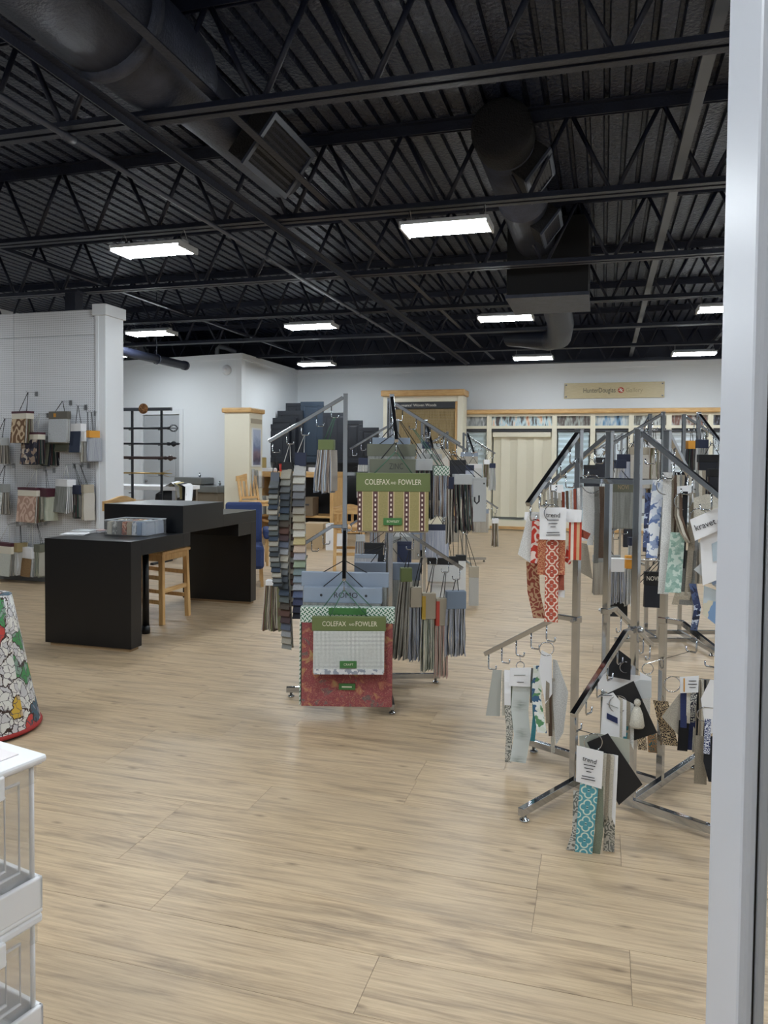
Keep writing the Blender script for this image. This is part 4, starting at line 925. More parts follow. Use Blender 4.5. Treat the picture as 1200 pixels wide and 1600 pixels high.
def redf(t):
    uv, u, v = t.uv(); n = t.n('TexNoise', {'Vector': uv, 'Scale': 11.0, 'Detail': 2.5, 'Distortion': 1.5}); n2 = t.n('TexNoise', {'Vector': uv, 'Scale': 22.0, 'Detail': 1.0, 'Distortion': 2.5}); n3 = t.n('TexNoise', {'Vector': uv, 'Scale': 140.0, 'Detail': 2.0})
    c = t.ramp(n.outputs[0], [(.34, rgb(96, 84, 86)), (.40, rgb(146, 60, 68)), (.55, rgb(128, 46, 56)), (.62, rgb(168, 92, 76)), (.70, rgb(176, 146, 92))])
    vine = t.m('LESS_THAN', t.m('ABSOLUTE', t.m('SUBTRACT', t.m('FRACT', t.m('MULTIPLY', n2.outputs[0], 5.0)), .5)), .05)
    c = t.mix(t.m('MULTIPLY', vine, .75), c, rgb(196, 154, 122)); c = t.mix(t.m('MULTIPLY', n3.outputs[0], .25), c, rgb(180, 140, 130)); t.set(t.b.inputs['Base Color'], c)
REDF = mat('red_floral', (140, 56, 62), .8, fn=redf)
SHELLB = blotch('grey_toile', [(214, 216, 218), (150, 156, 168), (226, 226, 226)], 60)
GREYW = cloth('grey_weave', (150, 152, 148), (116, 118, 114), 500, .02)
PLIES = {
    'neutral': [cloth('ply_a', (186, 180, 168), (150, 142, 130), 600, .006), cloth('ply_b', (150, 148, 142), (112, 110, 106), 600, .006), cloth('ply_c', (206, 202, 192)), cloth('ply_d', (128, 122, 112))],
    'blue': [cloth('ply_e', (120, 130, 156), (196, 198, 204), 700, .004), cloth('ply_f', (176, 178, 182), (132, 136, 146), 600, .006), cloth('ply_g', (84, 92, 118), (186, 188, 194), 800, .004), cloth('ply_h', (150, 148, 146))],
    'pink': [cloth('ply_i', (186, 150, 140), (206, 186, 174), 800, .004), cloth('ply_j', (196, 186, 172), (150, 142, 132)), cloth('ply_k', (176, 120, 112), (206, 186, 178), 800, .004)],
    'green': [cloth('ply_l', (160, 166, 142), (196, 196, 184), 800, .004), cloth('ply_m', (190, 184, 170), (150, 150, 140)), cloth('ply_n', (140, 146, 136))],
    'stripe': [cloth('ply_o', (170, 158, 148)), cloth('ply_p', (150, 160, 178)), cloth('ply_q', (188, 180, 170)), cloth('ply_r', (196, 206, 218)), cloth('ply_s', (140, 122, 112))],
    'earth': [cloth('ply_t', (206, 200, 190)), cloth('ply_u', (122, 92, 78)), cloth('ply_v', (128, 130, 96)), cloth('ply_w', (110, 96, 88)), cloth('ply_x', (176, 168, 150))],
    'dark': [cloth('ply_y', (40, 42, 50)), cloth('ply_z', (86, 40, 44), (60, 62, 60)), cloth('ply_aa', (52, 74, 66)), cloth('ply_ab', (120, 116, 110))],
    'white': [cloth('ply_ac', (226, 226, 224)), cloth('ply_ad', (206, 208, 208)), cloth('ply_ae', (190, 188, 182))]}
def strap(mb, apex, w, z, xf_inv, r=.003):
    a = xf_inv @ apex
    mb.tube([(-w*.26, 0, z), a+Vector((-.004, 0, 0)), a+Vector((.004, 0, 0)), (w*.26, 0, z)], r, 5)
def place(hook, x0, x1, yt, yb, yaw, dY=0.0):
    """top centre / width / height in metres of a sample whose outline is given in photo pixels, hanging at its hook's distance"""
    Yh = hook.y+dY; m_ = (x0+x1)/2; T = atY(m_, yt, Yh); B_ = atY(m_, yb, Yh); w_ = (atY(x1, yt, Yh)-atY(x0, yt, Yh)).length
    return T, w_, T.z-B_.z
def book(label, hook, x0, x1, yt, yh, yb, yaw=.25, t=.03, hdr=GREYC, front=GREYW, pages='neutral', cord=CORD, n=6, group=SG, cat='sample book', dY=0.0, hdr2=None, cordw=.003):
    T, w_, h = place(hook, x0, x1, yt, yb, yaw, dY); hh = h*(yh-yt)/(yb-yt)
    o = thing('sample_book', label, cat, (T.x, T.y, T.z-h), yaw, group)
    xf = (Matrix.Translation((T.x, T.y, T.z-h)) @ Matrix.Rotation(yaw, 4, 'Z')).inverted()
    mb = MB(); strap(mb, hook, w_, h-.004, xf, cordw); mb.build('strap', cord, o, True)
    MB().box(-w_/2, w_/2, -t/2-.004, t/2+.004, h-hh, h).build('header', hdr, o, bevel=.003)
    if hdr2: MB().box(-w_/2-.001, w_/2+.001, -t/2-.006, t/2+.006, h-hh*.28, h+.002).build('header_trim', hdr2, o, bevel=.002)
    ws = w_*.96
    MB().sheet(ws, [(0, -t/2-.004, h-hh), (0, -t/2*1.2-.008, (h-hh)*.5), (0, -t/2*1.5-.009, .0)], .003, 0, (1, 0, 0), 3, None, .002).build('front_swatch', front, o)
    P_ = PLIES[pages]; mb = MB(); rg = random.Random(label)
    for k in range(n):
        y = -t/2+t*(k+.7)/n; mb.sheet(ws*rg.uniform(.96, 1.0), [(rg.uniform(-.003, .003), y, h-hh), (0, y*1.2, (h-hh)*.5), (rg.uniform(-.004, .004), y*1.5, rg.uniform(-.01, .008))], t/n*.7, k % len(P_), (1, 0, 0), 1)
    mb.build('pages', P_, o)
    o['_w'] = w_; o['_h'] = h; o['_hh'] = hh; o['_t'] = t
    return o
def meta(o): r = (o['_w'], o['_h'], o['_hh'], o['_t']); return r
def bunch(label, hook, x0, x1, yt, yh, yb, yaw=.3, hdr=GREYC, pages='neutral', cord=CORD, n=9, group=SG, splay=1.25, dY=0.0, deep=.06, hdr2=None, x0b=None, x1b=None, cat='swatch bunch'):
    """narrow bundle of long cloth strips gathered under a folded card header, seen on its edges"""
    T, w_, h = place(hook, x0, x1, yt, yb, yaw, dY); hh = h*(yh-yt)/(yb-yt)
    o = thing('swatch_bunch', label, cat, (T.x, T.y, T.z-h), yaw, group)
    xf = (Matrix.Translation((T.x, T.y, T.z-h)) @ Matrix.Rotation(yaw, 4, 'Z')).inverted()
    mb = MB(); strap(mb, hook, w_*.6, h-.004, xf, .0028); mb.build('strap', cord, o, True)
    MB().box(-w_/2, w_/2, -deep/2, deep/2, h-hh, h).build('header', hdr, o, bevel=.003)
    if hdr2: MB().box(-w_/2-.001, -w_/2+w_*.25, -deep/2-.001, deep/2, h-hh-.001, h-hh*.1).build('header_stripe', hdr2, o)
    P_ = PLIES[pages]; rg = random.Random(label); px = w_/(x1-x0); n = int(n*1.7)
    lo = -w_/2*splay if x0b is None else (x0b-(x0+x1)/2)*px; hi = w_/2*splay if x1b is None else (x1b-(x0+x1)/2)*px
    mb = MB(); L = h-hh
    for k in range(n):
        u = (k+.5)/n; xa = -w_/2+w_*u; xb = lo+(hi-lo)*u; wob = rg.uniform(-.1, .1)*w_
        mb.sheet(deep*rg.uniform(.8, 1.15), [(xa, 0, L), (xa+(xb-xa)*.3+wob*.3, .004, L*.72), (xa+(xb-xa)*.62+wob, -.003, L*.38), (xb, rg.uniform(-.008, .008), rg.uniform(-.012, .012))], max(.0025, w_/n*.86), k % len(P_), (rg.uniform(.15, .5), 1, 0), 1)
    mb.build('cloth_strips', P_, o)
    o['_w'] = w_; o['_h'] = h; o['_hh'] = hh; o['_t'] = deep
    return o
def cascade(label, hook, pts, wpx, yh, cols, hdr=NAVYC, cord=CORDW, n=20, yaw=.1, dY=0.0, flip=1):
    """long strip with overlapping cloth tabs; pts = pixel centre line from header top to tail"""
    Yh = hook.y+dY; W_ = [atY(a, b, Yh) for a, b in pts]; base = W_[-1]; px = (atY(pts[0][0]+wpx, pts[0][1], Yh)-W_[0]).length
    o = thing('swatch_cascade', label, 'swatch strip', base, 0, SG)
    L = [p-base for p in W_]; cum = [0]
    for i in range(1, len(L)): cum.append(cum[-1]+(L[i]-L[i-1]).length)
    def on(d):
        for i in range(1, len(L)):
            if d <= cum[i] or i == len(L)-1: return L[i-1].lerp(L[i], (d-cum[i-1])/max(1e-6, cum[i]-cum[i-1]))
    a = hook-base
    MB().tube([L[0]+Vector((-px*.3, 0, 0)), a, L[0]+Vector((px*.3, 0, 0))], .003, 5).build('strap', cord, o)
    hl = (yh-pts[0][1])/(pts[-1][1]-pts[0][1])*cum[-1]
    MB().bar(L[0], on(hl), px, .012, (0, 1, 0)).build('header', hdr, o)
    MB().sheet(px*.9, [on(hl*.9+(cum[-1]-hl*.9)*k/8)+Vector((0, .012, 0)) for k in range(9)], .004, 0, (1, 0, 0), 1).build('backing_strip', cols[0], o)
    st = (cum[-1]-hl)/n
    for k in range(n):
        p = on(hl+st*k); q = on(min(cum[-1], hl+st*(k+1.25)))
        MB().sheet(px*1.02, [p+Vector((0, -.002, .004)), p.lerp(q, .5)+Vector((0, -.012, 0)), q+Vector((0, -.026, 0)), q+Vector((0, -.016, -.004))], .0035, 0, (1, .25*flip, 0), 1).build('swatch_tab', cols[k % len(cols)], o)
    return o
# ---------------------------------------------------------------- front centre rack
h = RC.hooks
STX = mat('serif_ink', (226, 220, 200), .6)
b = book('striped ochre sample book under an olive Colefax and Fowler header', h[(1, 0, 'u')][4], 559, 670, 739, 768, 829, .30, .035, OLIVE, IKAT, 'earth', CORDG)
w_, hh_, q_, t_ = meta(b)
text('lettering', 'COLEFAX', .044, STX, b, (-w_*.215, -t_/2-.0045, hh_-q_*.5), width=w_*.335); text('lettering', 'AND', .02, STX, b, (.0, -t_/2-.0045, hh_-q_*.54), width=w_*.07); text('lettering', 'FOWLER', .044, STX, b, (w_*.225, -t_/2-.0045, hh_-q_*.5), width=w_*.31)
tg = MB().box(-.055, .05, -t_*.75-.017, -t_*.75-.0115, .035, .075).build('name_tag', GREENT, b); text('lettering', 'BOWSLEY', .018, STX, tg, (-.0, -t_*.75-.0175, .055), width=.07)
b = book('grey khaki header book hanging just behind the striped book', h[(1, 0, 'u')][3], 579, 648, 717, 741, 826, .30, .04, KHAKI, GREYW, 'neutral')
w_, hh_, q_, t_ = meta(b); text('lettering', 'ZINC', .05, mat('khaki_ink', (60, 62, 56), .6), b, (.02, -t_/2-.0045, hh_-q_*.5), width=w_*.3)
book('second grey khaki header book, higher up behind the striped book', h[(1, 0, 'u')][2], 575, 648, 694, 713, 800, .30, .04, KHAKI, GREYW, 'neutral')
book('pale grey header book closest to the post behind the striped book', h[(1, 0, 'u')][1], 583, 640, 684, 700, 790, .30, .03, BLUEGREY, GREYW, 'neutral')
# lower arm towards the camera
b = book('white woven sample book under an olive Colefax and Fowler header', h[(0, 0, 'l')][4], 491, 600, 963, 985, 1049, .30, .03, OLIVE, BASKET, 'white', CORDG)
w_, hh_, q_, t_ = meta(b)
text('lettering', 'COLEFAX', .04, STX, b, (-w_*.2, -t_/2-.0045, hh_-q_*.5), width=w_*.32); text('lettering', 'AND', .018, STX, b, (.015, -t_/2-.0045, hh_-q_*.54), width=w_*.07); text('lettering', 'FOWLER', .04, STX, b, (w_*.235, -t_/2-.0045, hh_-q_*.5), width=w_*.29)
tg = MB().box(-.05, .045, -t_*.75-.019, -t_*.75-.0125, .03, .07).build('name_tag', GREENT, b); text('lettering', 'CRAFT', .018, STX, tg, (0, -t_*.75-.0195, .05), width=.055)
MB().box(-w_*.47, w_*.47, -t_*.75-.014, -t_*.75-.0105, -.008, .022).build('toile_edge', SHELLB, b)
b = book('large red floral sample book with a green lattice header', h[(0, 0, 'l')][3], 474, 613, 948, 972, 1100, .26, .05, LATT, REDF, 'earth', CORDG, 9)
w_, hh_, q_, t_ = meta(b)
tg = MB().box(-.045, .05, -t_*.75-.016, -t_*.75-.008, .10, .135).build('name_tag', GREENT, b); MB().box(-.028, .03, -t_*.75-.0175, -t_*.75-.016, .113, .121).build('printed_line', STX, tg)
MB().box(-w_*.2, w_*.2, -t_/2-.008, -t_/2-.004, hh_-q_*.45, hh_-.002).build('green_label', GREENT, b)
MB().box(-w_/2-.004, -w_/2+.004, -t_/2, t_/2+.006, 0, hh_-q_).build('bound_edge', LATT, b)
b = book('blue grey header book lettered ROMO above the red floral book', h[(0, 0, 'l')][2], 478, 594, 917, 941, 1030, .22, .05, BLUEGREY, GREYW, 'neutral', CORD, 6)
w_, hh_, q_, t_ = meta(b); text('lettering', 'ROMO', .045, INK, b, (.02, -t_/2-.0045, hh_-q_*.5), width=w_*.3)
for sx in (-.27, .3): MB().lathe([(.008, -.002), (0, -.0025)], (w_*sx, -t_/2-.004, hh_-q_*.5), 10, 'y').build('eyelet', INK, b)
book('plain blue grey header book behind the ROMO book', h[(0, 0, 'l')][1], 475, 604, 894, 916, 1010, .22, .04, BLUEGREY, GREYW, 'neutral')
book('wide slate header book closest to the post on the lower front arm', h[(1, 1, 'l')][0], 556, 655, 879, 905, 1020, .22, .05, mat('slate_header', (116, 126, 142), .6), GREYW, 'blue')
# upper left arm
b = bunch('pastel striped strips under a small olive header', h[(0, 0, 'u')][0], 499, 522, 687, 703, 768, .15, OLIVE, 'stripe', CORDG, 8, x0b=492, x1b=523)
GL = [cloth('tab_%d' % i, c) for i, c in enumerate([(186, 186, 184), (204, 202, 192), (150, 152, 154), (120, 122, 126), (88, 90, 96), (158, 152, 140), (170, 162, 140), (186, 178, 160), (208, 204, 194), (196, 180, 132), (200, 178, 158), (170, 168, 176), (150, 164, 140), (120, 136, 136), (134, 146, 158), (176, 180, 188), (96, 108, 140), (70, 76, 104), (50, 54, 72), (36, 38, 48)])]
cascade('long strip of cloth tabs shading cream to navy under a navy header', h[(0, 0, 'u')][2], [(470, 707), (468, 790), (470, 870), (468, 965)], 17, 728, GL, NAVYC, CORDW, 20)
GD = [cloth('tabd_%d' % i, c) for i, c in enumerate([(168, 162, 148), (140, 140, 134), (100, 104, 106), (70, 76, 84), (58, 64, 70), (60, 72, 88), (86, 92, 92), (78, 70, 62), (92, 66, 58), (74, 58, 60), (94, 100, 116), (150, 152, 154)])]
cascade('long strip of grey and brown cloth tabs hanging lowest of all', h[(0, 0, 'u')][3], [(449, 722), (446, 800), (444, 900), (450, 1012)], 17, 734, GD, BLACKC, CORDW, 26, flip=-1)
cascade('narrow strip of slate cloth tabs at the outer end of the arm', h[(0, 0, 'u')][4], [(430, 738), (428, 800), (430, 870), (436, 915)], 13, 752, [GD[2], GD[4], GD[1], GD[6], GD[5], GD[0]], mat('slate_card', (92, 98, 108), .6), CORD, 20)
cascade('looped strip of taupe cloth tabs between the grey tab strips', h[(0, 0, 'u')][3], [(457, 740), (458, 800), (457, 880), (455, 945)], 11, 752, [GD[0], GD[7], GD[8], GD[1], GD[9]], TAUPE, CORD, 22, dY=.05, flip=-1)
bunch('brown and olive strips under a white header at the far left', RC.hooks[(0, 1, 'l')][4], 417, 437, 906, 914, 983, .2, WHITEC, 'earth', CORDW, 8, x0b=412, x1b=440)
# upper right arm
bunch('grey header bunch of dark strips beside the striped book', h[(1, 1, 'u')][0], 650, 675, 717, 735, 812, .45, LGREYC, 'dark', CORD, 8, deep=.05)
bunch('striped strips under a green lattice header', h[(1, 1, 'u')][1], 677, 701, 728, 743, 806, .45, LATT, 'stripe', CORDG, 9, splay=1.0)
bunch('navy headed bunch with one long pale strip', h[(1, 1, 'u')][2], 697, 709, 745, 764, 848, .45, NAVYC, 'neutral', CORD, 4, splay=1.0)
b = bunch('beaded trim samples under a grey header', h[(1, 1, 'u')][3], 708, 737, 741, 757, 830, .45, LGREYC, 'dark', CORD, 12, x0b=711, x1b=743)
b = book('grey card folder printed with a black hook shape', h[(1, 1, 'u')][4], 738, 760, 746, 750, 815, .45, .01, LGREYC, LGREYC, 'neutral', CORD, 2)
w_, hh_, q_, t_ = meta(b); MB().tube([(-.035, -t_/2-.008, .165), (-.035, -t_/2-.008, .135), (-.02, -t_/2-.008, .12), (-.005, -t_/2-.008, .135), (-.005, -t_/2-.008, .175)], .006, 6).build('printed_hook', INK, b); MB().lathe([(.006, -.002), (0, -.0025)], (w_*.3, -t_/2-.008, hh_-.04), 8, 'y').build('eyelet', INK, b)
# lower right arm
bunch('long grey and white strips under an olive header', h[(1, 0, 'l')][0], 626, 643, 887, 908, 1028, .4, OLIVE, 'neutral', CORD, 8, x0b=613, x1b=640)
bunch('navy and grey tweed strips under a linen header', h[(1, 0, 'l')][1], 641, 658, 917, 948, 1030, .4, TAUPE, 'blue', CORD, 7, splay=1.15)
bunch('sage tweed strips under a linen and yellow header', h[(1, 0, 'l')][2], 659, 680, 926, 966, 1047, .4, TAUPE, 'green', CORD, 8, splay=1.1, hdr2=mat('mustard', (186, 152, 58), .6))
bunch('rose tweed strips under a linen and red header', h[(1, 0, 'l')][3], 681, 700, 934, 976, 1056, .4, TAUPE, 'pink', CORD, 8, splay=1.15, hdr2=mat('coral_red', (190, 74, 60), .6))
bunch('blue striped strips under a folded grey blue header', h[(1, 0, 'l')][4], 697, 727, 923, 950, 1022, .4, mat('steel_blue_header', (118, 132, 150), .6), 'blue', CORD, 10, splay=1.1, deep=.07)
# ---------------------------------------------------------------- background rack samples
def bgset(R, spec, where):
    for (cn_, i), (kind, hdr, pg, dn_) in spec.items():
        hk = R.hooks[cn_][i]; u, v, d_ = proj(hk); k = F/d_
        lab = '%s %s' % (dn_, where)
        if kind == 'book': book(lab, hk, u-.12*k, u+.12*k, v+.09*k, v+.15*k, v+.42*k, .3, .035, hdr, PLIES[pg][0], pg, CORD, 5)
        else: bunch(lab, hk, u-.045*k, u+.045*k, v+.08*k, v+.15*k, v+.48*k, .35, hdr, pg, CORD, 7)
NV0 = cloth('navy_cloth', (34, 44, 70))
KINDS = [('book', BLACKC, 'dark', 'black headed book'), ('book', BLUEGREY, 'neutral', 'blue grey headed book'), ('bunch', WHITEC, 'earth', 'white headed bunch'), ('book', NAVYC, 'blue', 'navy headed book'), ('bunch', LGREYC, 'stripe', 'grey headed bunch'), ('book', TAUPE, 'earth', 'linen headed book'), ('bunch', NAVYC, 'white', 'navy headed bunch'), ('book', WHITEC, 'white', 'white headed book'), ('bunch', TAUPE, 'pink', 'linen headed bunch'), ('book', GREYC, 'neutral', 'grey headed book'), ('bunch', ORANGE, 'dark', 'amber headed bunch')]
SIDE = {'-x': 'counter-side', '+x': 'sign-side', '-y': 'front', '+y': 'rear'}; HN = ['innermost', 'second', 'middle', 'fourth', 'outermost']
def fill(R, where, picks, wt, seed):
    rg = random.Random(seed); sp = {}
    for cn_ in R.hooks:
        d = (UP_C if cn_[2] == 'u' else UP_R)[cn_[:2]]
        for i in picks.get((d, cn_[2]), ()):
            K = rg.choices(KINDS, wt)[0]; sp[(cn_, i)] = K[:3]+('%s, %s on the %s %s arm' % (K[3], HN[i], SIDE[d], 'upper' if cn_[2] == 'u' else 'lower'),)
    bgset(R, sp, where)
fill(CB1, 'behind the striped book', {('-y', 'u'): (0, 2, 4), ('+x', 'u'): (0, 1, 2, 3, 4), ('-x', 'u'): (1, 3), ('-y', 'l'): (0, 2), ('+x', 'l'): (0,), ('-x', 'l'): (1, 3), ('+y', 'l'): (2,)}, [4, 3, 2, 4, 3, 2, 2, 3, 1, 2, .3], 5)
gC = CB1.hooks
book('navy cloth book under the striped book, beside the chrome post', gC[(0, 0, 'l')][3], 621, 643, 846, 851, 882, .2, .04, NAVYC, NV0, 'blue')
book('black book with a white window strip below the sloping lower arm', gC[(1, 0, 'l')][1], 668, 716, 869, 882, 908, .2, .05, BLACKC, PLIES['white'][1], 'dark')
book('white book with a dark blue spine edge below the sloping lower arm', gC[(1, 0, 'l')][2], 672, 723, 905, 914, 940, .2, .05, WHITEC, PLIES['white'][0], 'white', hdr2=NAVYC)
book('tall white book with a black header near the arm end', gC[(1, 0, 'l')][3], 712, 728, 867, 876, 935, .25, .05, BLACKC, PLIES['white'][0], 'white')
book('taupe book with pale strips at the sloping arm end', gC[(1, 0, 'l')][4], 733, 748, 885, 902, 945, .25, .05, TAUPE, PLIES['white'][2], 'white')
book('black book seen below the striped book, left of the chrome post', gC[(0, 0, 'l')][1], 570, 604, 848, 858, 884, .2, .05, BLACKC, PLIES['dark'][0], 'dark')
book('pale blue book tilted under the striped book', gC[(0, 0, 'l')][4], 555, 590, 866, 872, 895, .2, .03, BLUEGREY, PLIES['blue'][1], 'blue')
fill(CB2, 'facing the cream blind', {('-y', 'u'): (1, 4), ('+x', 'u'): (1, 3, 4), ('+x', 'l'): (1, 4), ('-y', 'l'): (1, 3), ('-x', 'l'): (2,)}, [1, 3, 3, 1, 3, 2, 3, 3, 2, 2, .1], 8)
fill(RB_, 'behind the trimming rack', {('-y', 'u'): (0, 2, 4), ('+x', 'u'): (0, 1, 3), ('-x', 'u'): (0, 1, 2, 3), ('-y', 'l'): (), ('+x', 'l'): (0, 2, 4), ('-x', 'l'): (0, 3), ('+y', 'u'): (1, 3), ('+y', 'l'): (2,)}, [2.5, 1, 2, 2, 2, 1.5, 1, 1, .5, 3, 2], 3)
fill(RB2, 'below the wall sign', {('-y', 'u'): (1, 3), ('+x', 'u'): (1, 3), ('-x', 'u'): (2, 4), ('-y', 'l'): (2, 4), ('+x', 'l'): (1, 3), ('-x', 'l'): (2,)}, [5, 1, 2, 2, 2, 1, 1, 1, 1, 2, .5], 4)
# pieces seen between the posts of the trimming rack
g = RB_.hooks
b = book('grey cloth sample book headed NOVI seen between the chrome posts', g[(0, 0, 'u')][4], 957, 998, 754, 769, 825, .1, .04, KHAKI, GREYW, 'neutral', CORD, 5)
w_, hh_, q_, t_ = meta(b); text('lettering', 'NOVI', .05, mat('tan_ink', (170, 150, 120), .6), b, (-.02, -t_/2-.0045, hh_-q_*.5), width=w_*.4)
b = book('black headed NOVI sample book low behind the chrome posts', g[(0, 0, 'l')][1], 1006, 1032, 893, 914, 948, .1, .04, BLACKC, PLIES['dark'][0], 'dark')
w_, hh_, q_, t_ = meta(b); text('lettering', 'NOVI', .05, INKL, b, (0, -t_/2-.0045, hh_-q_*.5), width=w_*.7)
bunch('grey striped strips under a white header between the chrome posts', g[(0, 0, 'l')][4], 953, 975, 872, 893, 942, .2, WHITEC, 'blue', CORDW, 7)
bunch('pale strips under an amber header between the chrome posts', g[(0, 0, 'l')][3], 977, 989, 868, 888, 945, .2, ORANGE, 'white', CORD, 5)
book('black leather sample card low between the chrome posts', g[(0, 0, 'l')][2], 952, 981, 937, 941, 963, .2, .01, BLACKC, BLACKC, 'dark', CORD, 2)
# ================================================================ RING SETS ON THE TRIMMING RACK
RS = 'ring sets of trimmings'
class RingSet:
    def __init__(s, label, hook, Y, rc, rr_, group=RS):
        s.Y = Y; base = Vector((hook.x, Y, 0)); s.o = thing('trim_ring_set', label, 'trimming samples', base, 0, group); s.b = base; s.k = 0
        c = atY(rc[0], rc[1], Y)-base; r = (atY(rc[0]+rr_, rc[1], Y)-atY(rc[0], rc[1], Y)).length; hk = hook-base
        if hk.z-c.z-r < -.01: c.z = hk.z-r
        MB().tube([c+Vector((r*math.cos(a), .35*r*math.cos(a), r*math.sin(a))) for a in [2*math.pi*i/24 for i in range(24)]], .0022, 6, closed=True).build('ring', CHROME, s.o, True)
        if abs(hk.z-(c.z+r)) > .012 or abs(hk.x-c.x) > .02:
            MB().tube([hk, c+Vector((0, 0, r))], .0018, 5).build('link_wire', CHROME, s.o)
    def P(s, x, y, dy=0.0): return atY(x, y, s.Y+dy)-s.b
    def card(s, pts, m, dy=0.0, tilt=0.0, name='card', th=.0025):
        xc = sum(p[0] for p in pts)/len(pts); s.k += 1; yy = dy
        q = [s.P(x, y, yy+tilt*(x-xc)) for x, y in pts]; n = len(q); mb = MB(); off = Vector((0, th, 0))
        mb.v += q+[v+off for v in q]; mb.face(list(range(n))); mb.face(list(range(2*n-1, n-1, -1)))
        for i in range(n): mb.face([(i+1) % n, i, n+i, n+(i+1) % n])
        return mb.build(name, m, s.o)
    def rib(s, pts, wpx, m, dy=0.0, name='ribbon', th=.002, w2=None, curl=.012, turn=.0):
        w_ = (s.P(pts[0][0]+wpx, pts[0][1], dy)-s.P(*pts[0], dy)).length; n = len(pts); s.k += 1; q = []
        L = []
        for i in range(n-1):
            for j in range(3): f = j/3; L.append((pts[i][0]*(1-f)+pts[i+1][0]*f, pts[i][1]*(1-f)+pts[i+1][1]*f))
        L.append(pts[-1]); N = len(L)
        for i, (x, y) in enumerate(L): q.append(s.P(x, y, dy+curl*math.sin(i/(N-1)*2.6+s.k)))
        return MB().sheet(w_, q, th, 0, (1, turn, 0), 2, (w_*w2/wpx) if w2 else None).build(name, m, s.o)
    def bars(s, L, m=INK, dy=-.01, sl=0.0):
        mb = MB()
        for x, y, wp in L:
            a, b2 = s.P(x-wp/2, y-sl*wp/2, dy), s.P(x+wp/2, y+sl*wp/2, dy); mb.bar(a, b2, .0008, .0028)
        return mb.build('printed_lines', m, s.o)
    def words(s, t, x, y, hpx, wpx, m=INK, dy=-.002, rz=0):
        p = s.P(x, y, dy); k = (s.P(x+1, y, dy)-s.P(x, y, dy)).length
        return text('lettering', t, hpx*k, m, s.o, p, (math.pi/2, -rz, 0), width=wpx*k)
CORAL = quatrefoil('coral_quatrefoil', (172, 76, 56), (226, 208, 192), .060, .12)
TEAL = quatrefoil('teal_quatrefoil', (86, 158, 172), (214, 228, 214), .066, .11)
TANR = bands('coral_tan_braid', (168, 84, 62), (206, 150, 112), 60, 6); REDC = bands('red_circle_braid', (190, 58, 44), (232, 214, 206), 26, 4)
RUST = bands('rust_scroll', (124, 56, 40), (170, 134, 104), 40, 4); WM = cloth('watermark_grey', (196, 202, 200), (178, 186, 184), 200)
def wmk(t):
    uv, u, v = t.uv(); n = t.n('TexNoise', {'Vector': t.n('Mapping', {'Vector': uv, 'Scale': (12, 160, 1)}), 'Scale': 1.4, 'Detail': 2.0}); s_ = t.m('SINE', t.m('MULTIPLY', v, 46.0))
    g = t.m('MULTIPLY', t.m('SUBTRACT', 1.0, t.m('MULTIPLY', t.m('ABSOLUTE', u), 26.0)), t.m('MAXIMUM', s_, 0.0)); f = t.m('MULTIPLY', g, t.ramp(n.outputs[0], [(.3, (0, 0, 0)), (.7, (1, 1, 1))]))
    t.set(t.b.inputs['Base Color'], t.mix(f, rgb(204, 210, 208), rgb(104, 116, 108)))
WM = mat('watermark_ribbon', (200, 206, 204), .8, fn=wmk)
def stripes(name, cols, per):
    def fn(t):
        uv, u, v = t.uv(); x = t.m('FRACT', t.m('ADD', t.m('MULTIPLY', u, 1/per), .5)); n = len(cols); t.set(t.b.inputs['Base Color'], t.ramp(x, [(i/n, rgb(*c)) for i, c in enumerate(cols)], True))
    return mat(name, cols[0], .8, fn=fn)
REDST = stripes('red_striped_ribbon', [(186, 66, 42), (226, 214, 200), (176, 60, 38), (196, 160, 120), (182, 62, 40)], .06)
LEAF = blotch('leaf_print', [(224, 228, 224), (90, 140, 96), (226, 230, 226), (60, 96, 130), (216, 222, 210)], 50, .03); NAVYF = blotch('navy_floral', [(48, 58, 92), (186, 196, 214), (70, 84, 120), (36, 40, 60)], 45, .04); BLUEF = blotch('blue_floral', [(206, 212, 222), (96, 116, 160), (222, 226, 230), (140, 156, 188)], 40, .04)
GREYZ = bands('grey_scroll_braid', (196, 194, 186), (110, 112, 106), 44, 5); BRNW = bands('brown_zigzag', (58, 48, 42), (190, 168, 134), 60, 6); BLUW = bands('blue_fleck_braid', (46, 58, 104), (214, 218, 226), 70, 6); LATB = bands('black_lattice_braid', (38, 40, 56), (190, 188, 180), 70, 5)
SEAG = blotch('sea_green_fleck', [(150, 178, 166), (190, 206, 196), (132, 164, 152)], 70, .02)
TP = [cloth('trim_taupe', (158, 148, 132)), cloth('trim_grey', (138, 138, 134)), cloth('trim_cream', (210, 204, 190)), cloth('trim_brown', (104, 84, 70)), cloth('trim_rust', (140, 66, 46)), cloth('trim_navy', (42, 52, 96)), cloth('trim_black', (28, 30, 36)), cloth('trim_sage', (132, 140, 122)), cloth('trim_teal', (54, 120, 130)), cloth('trim_white', (226, 226, 224))]
H = RR.hooks
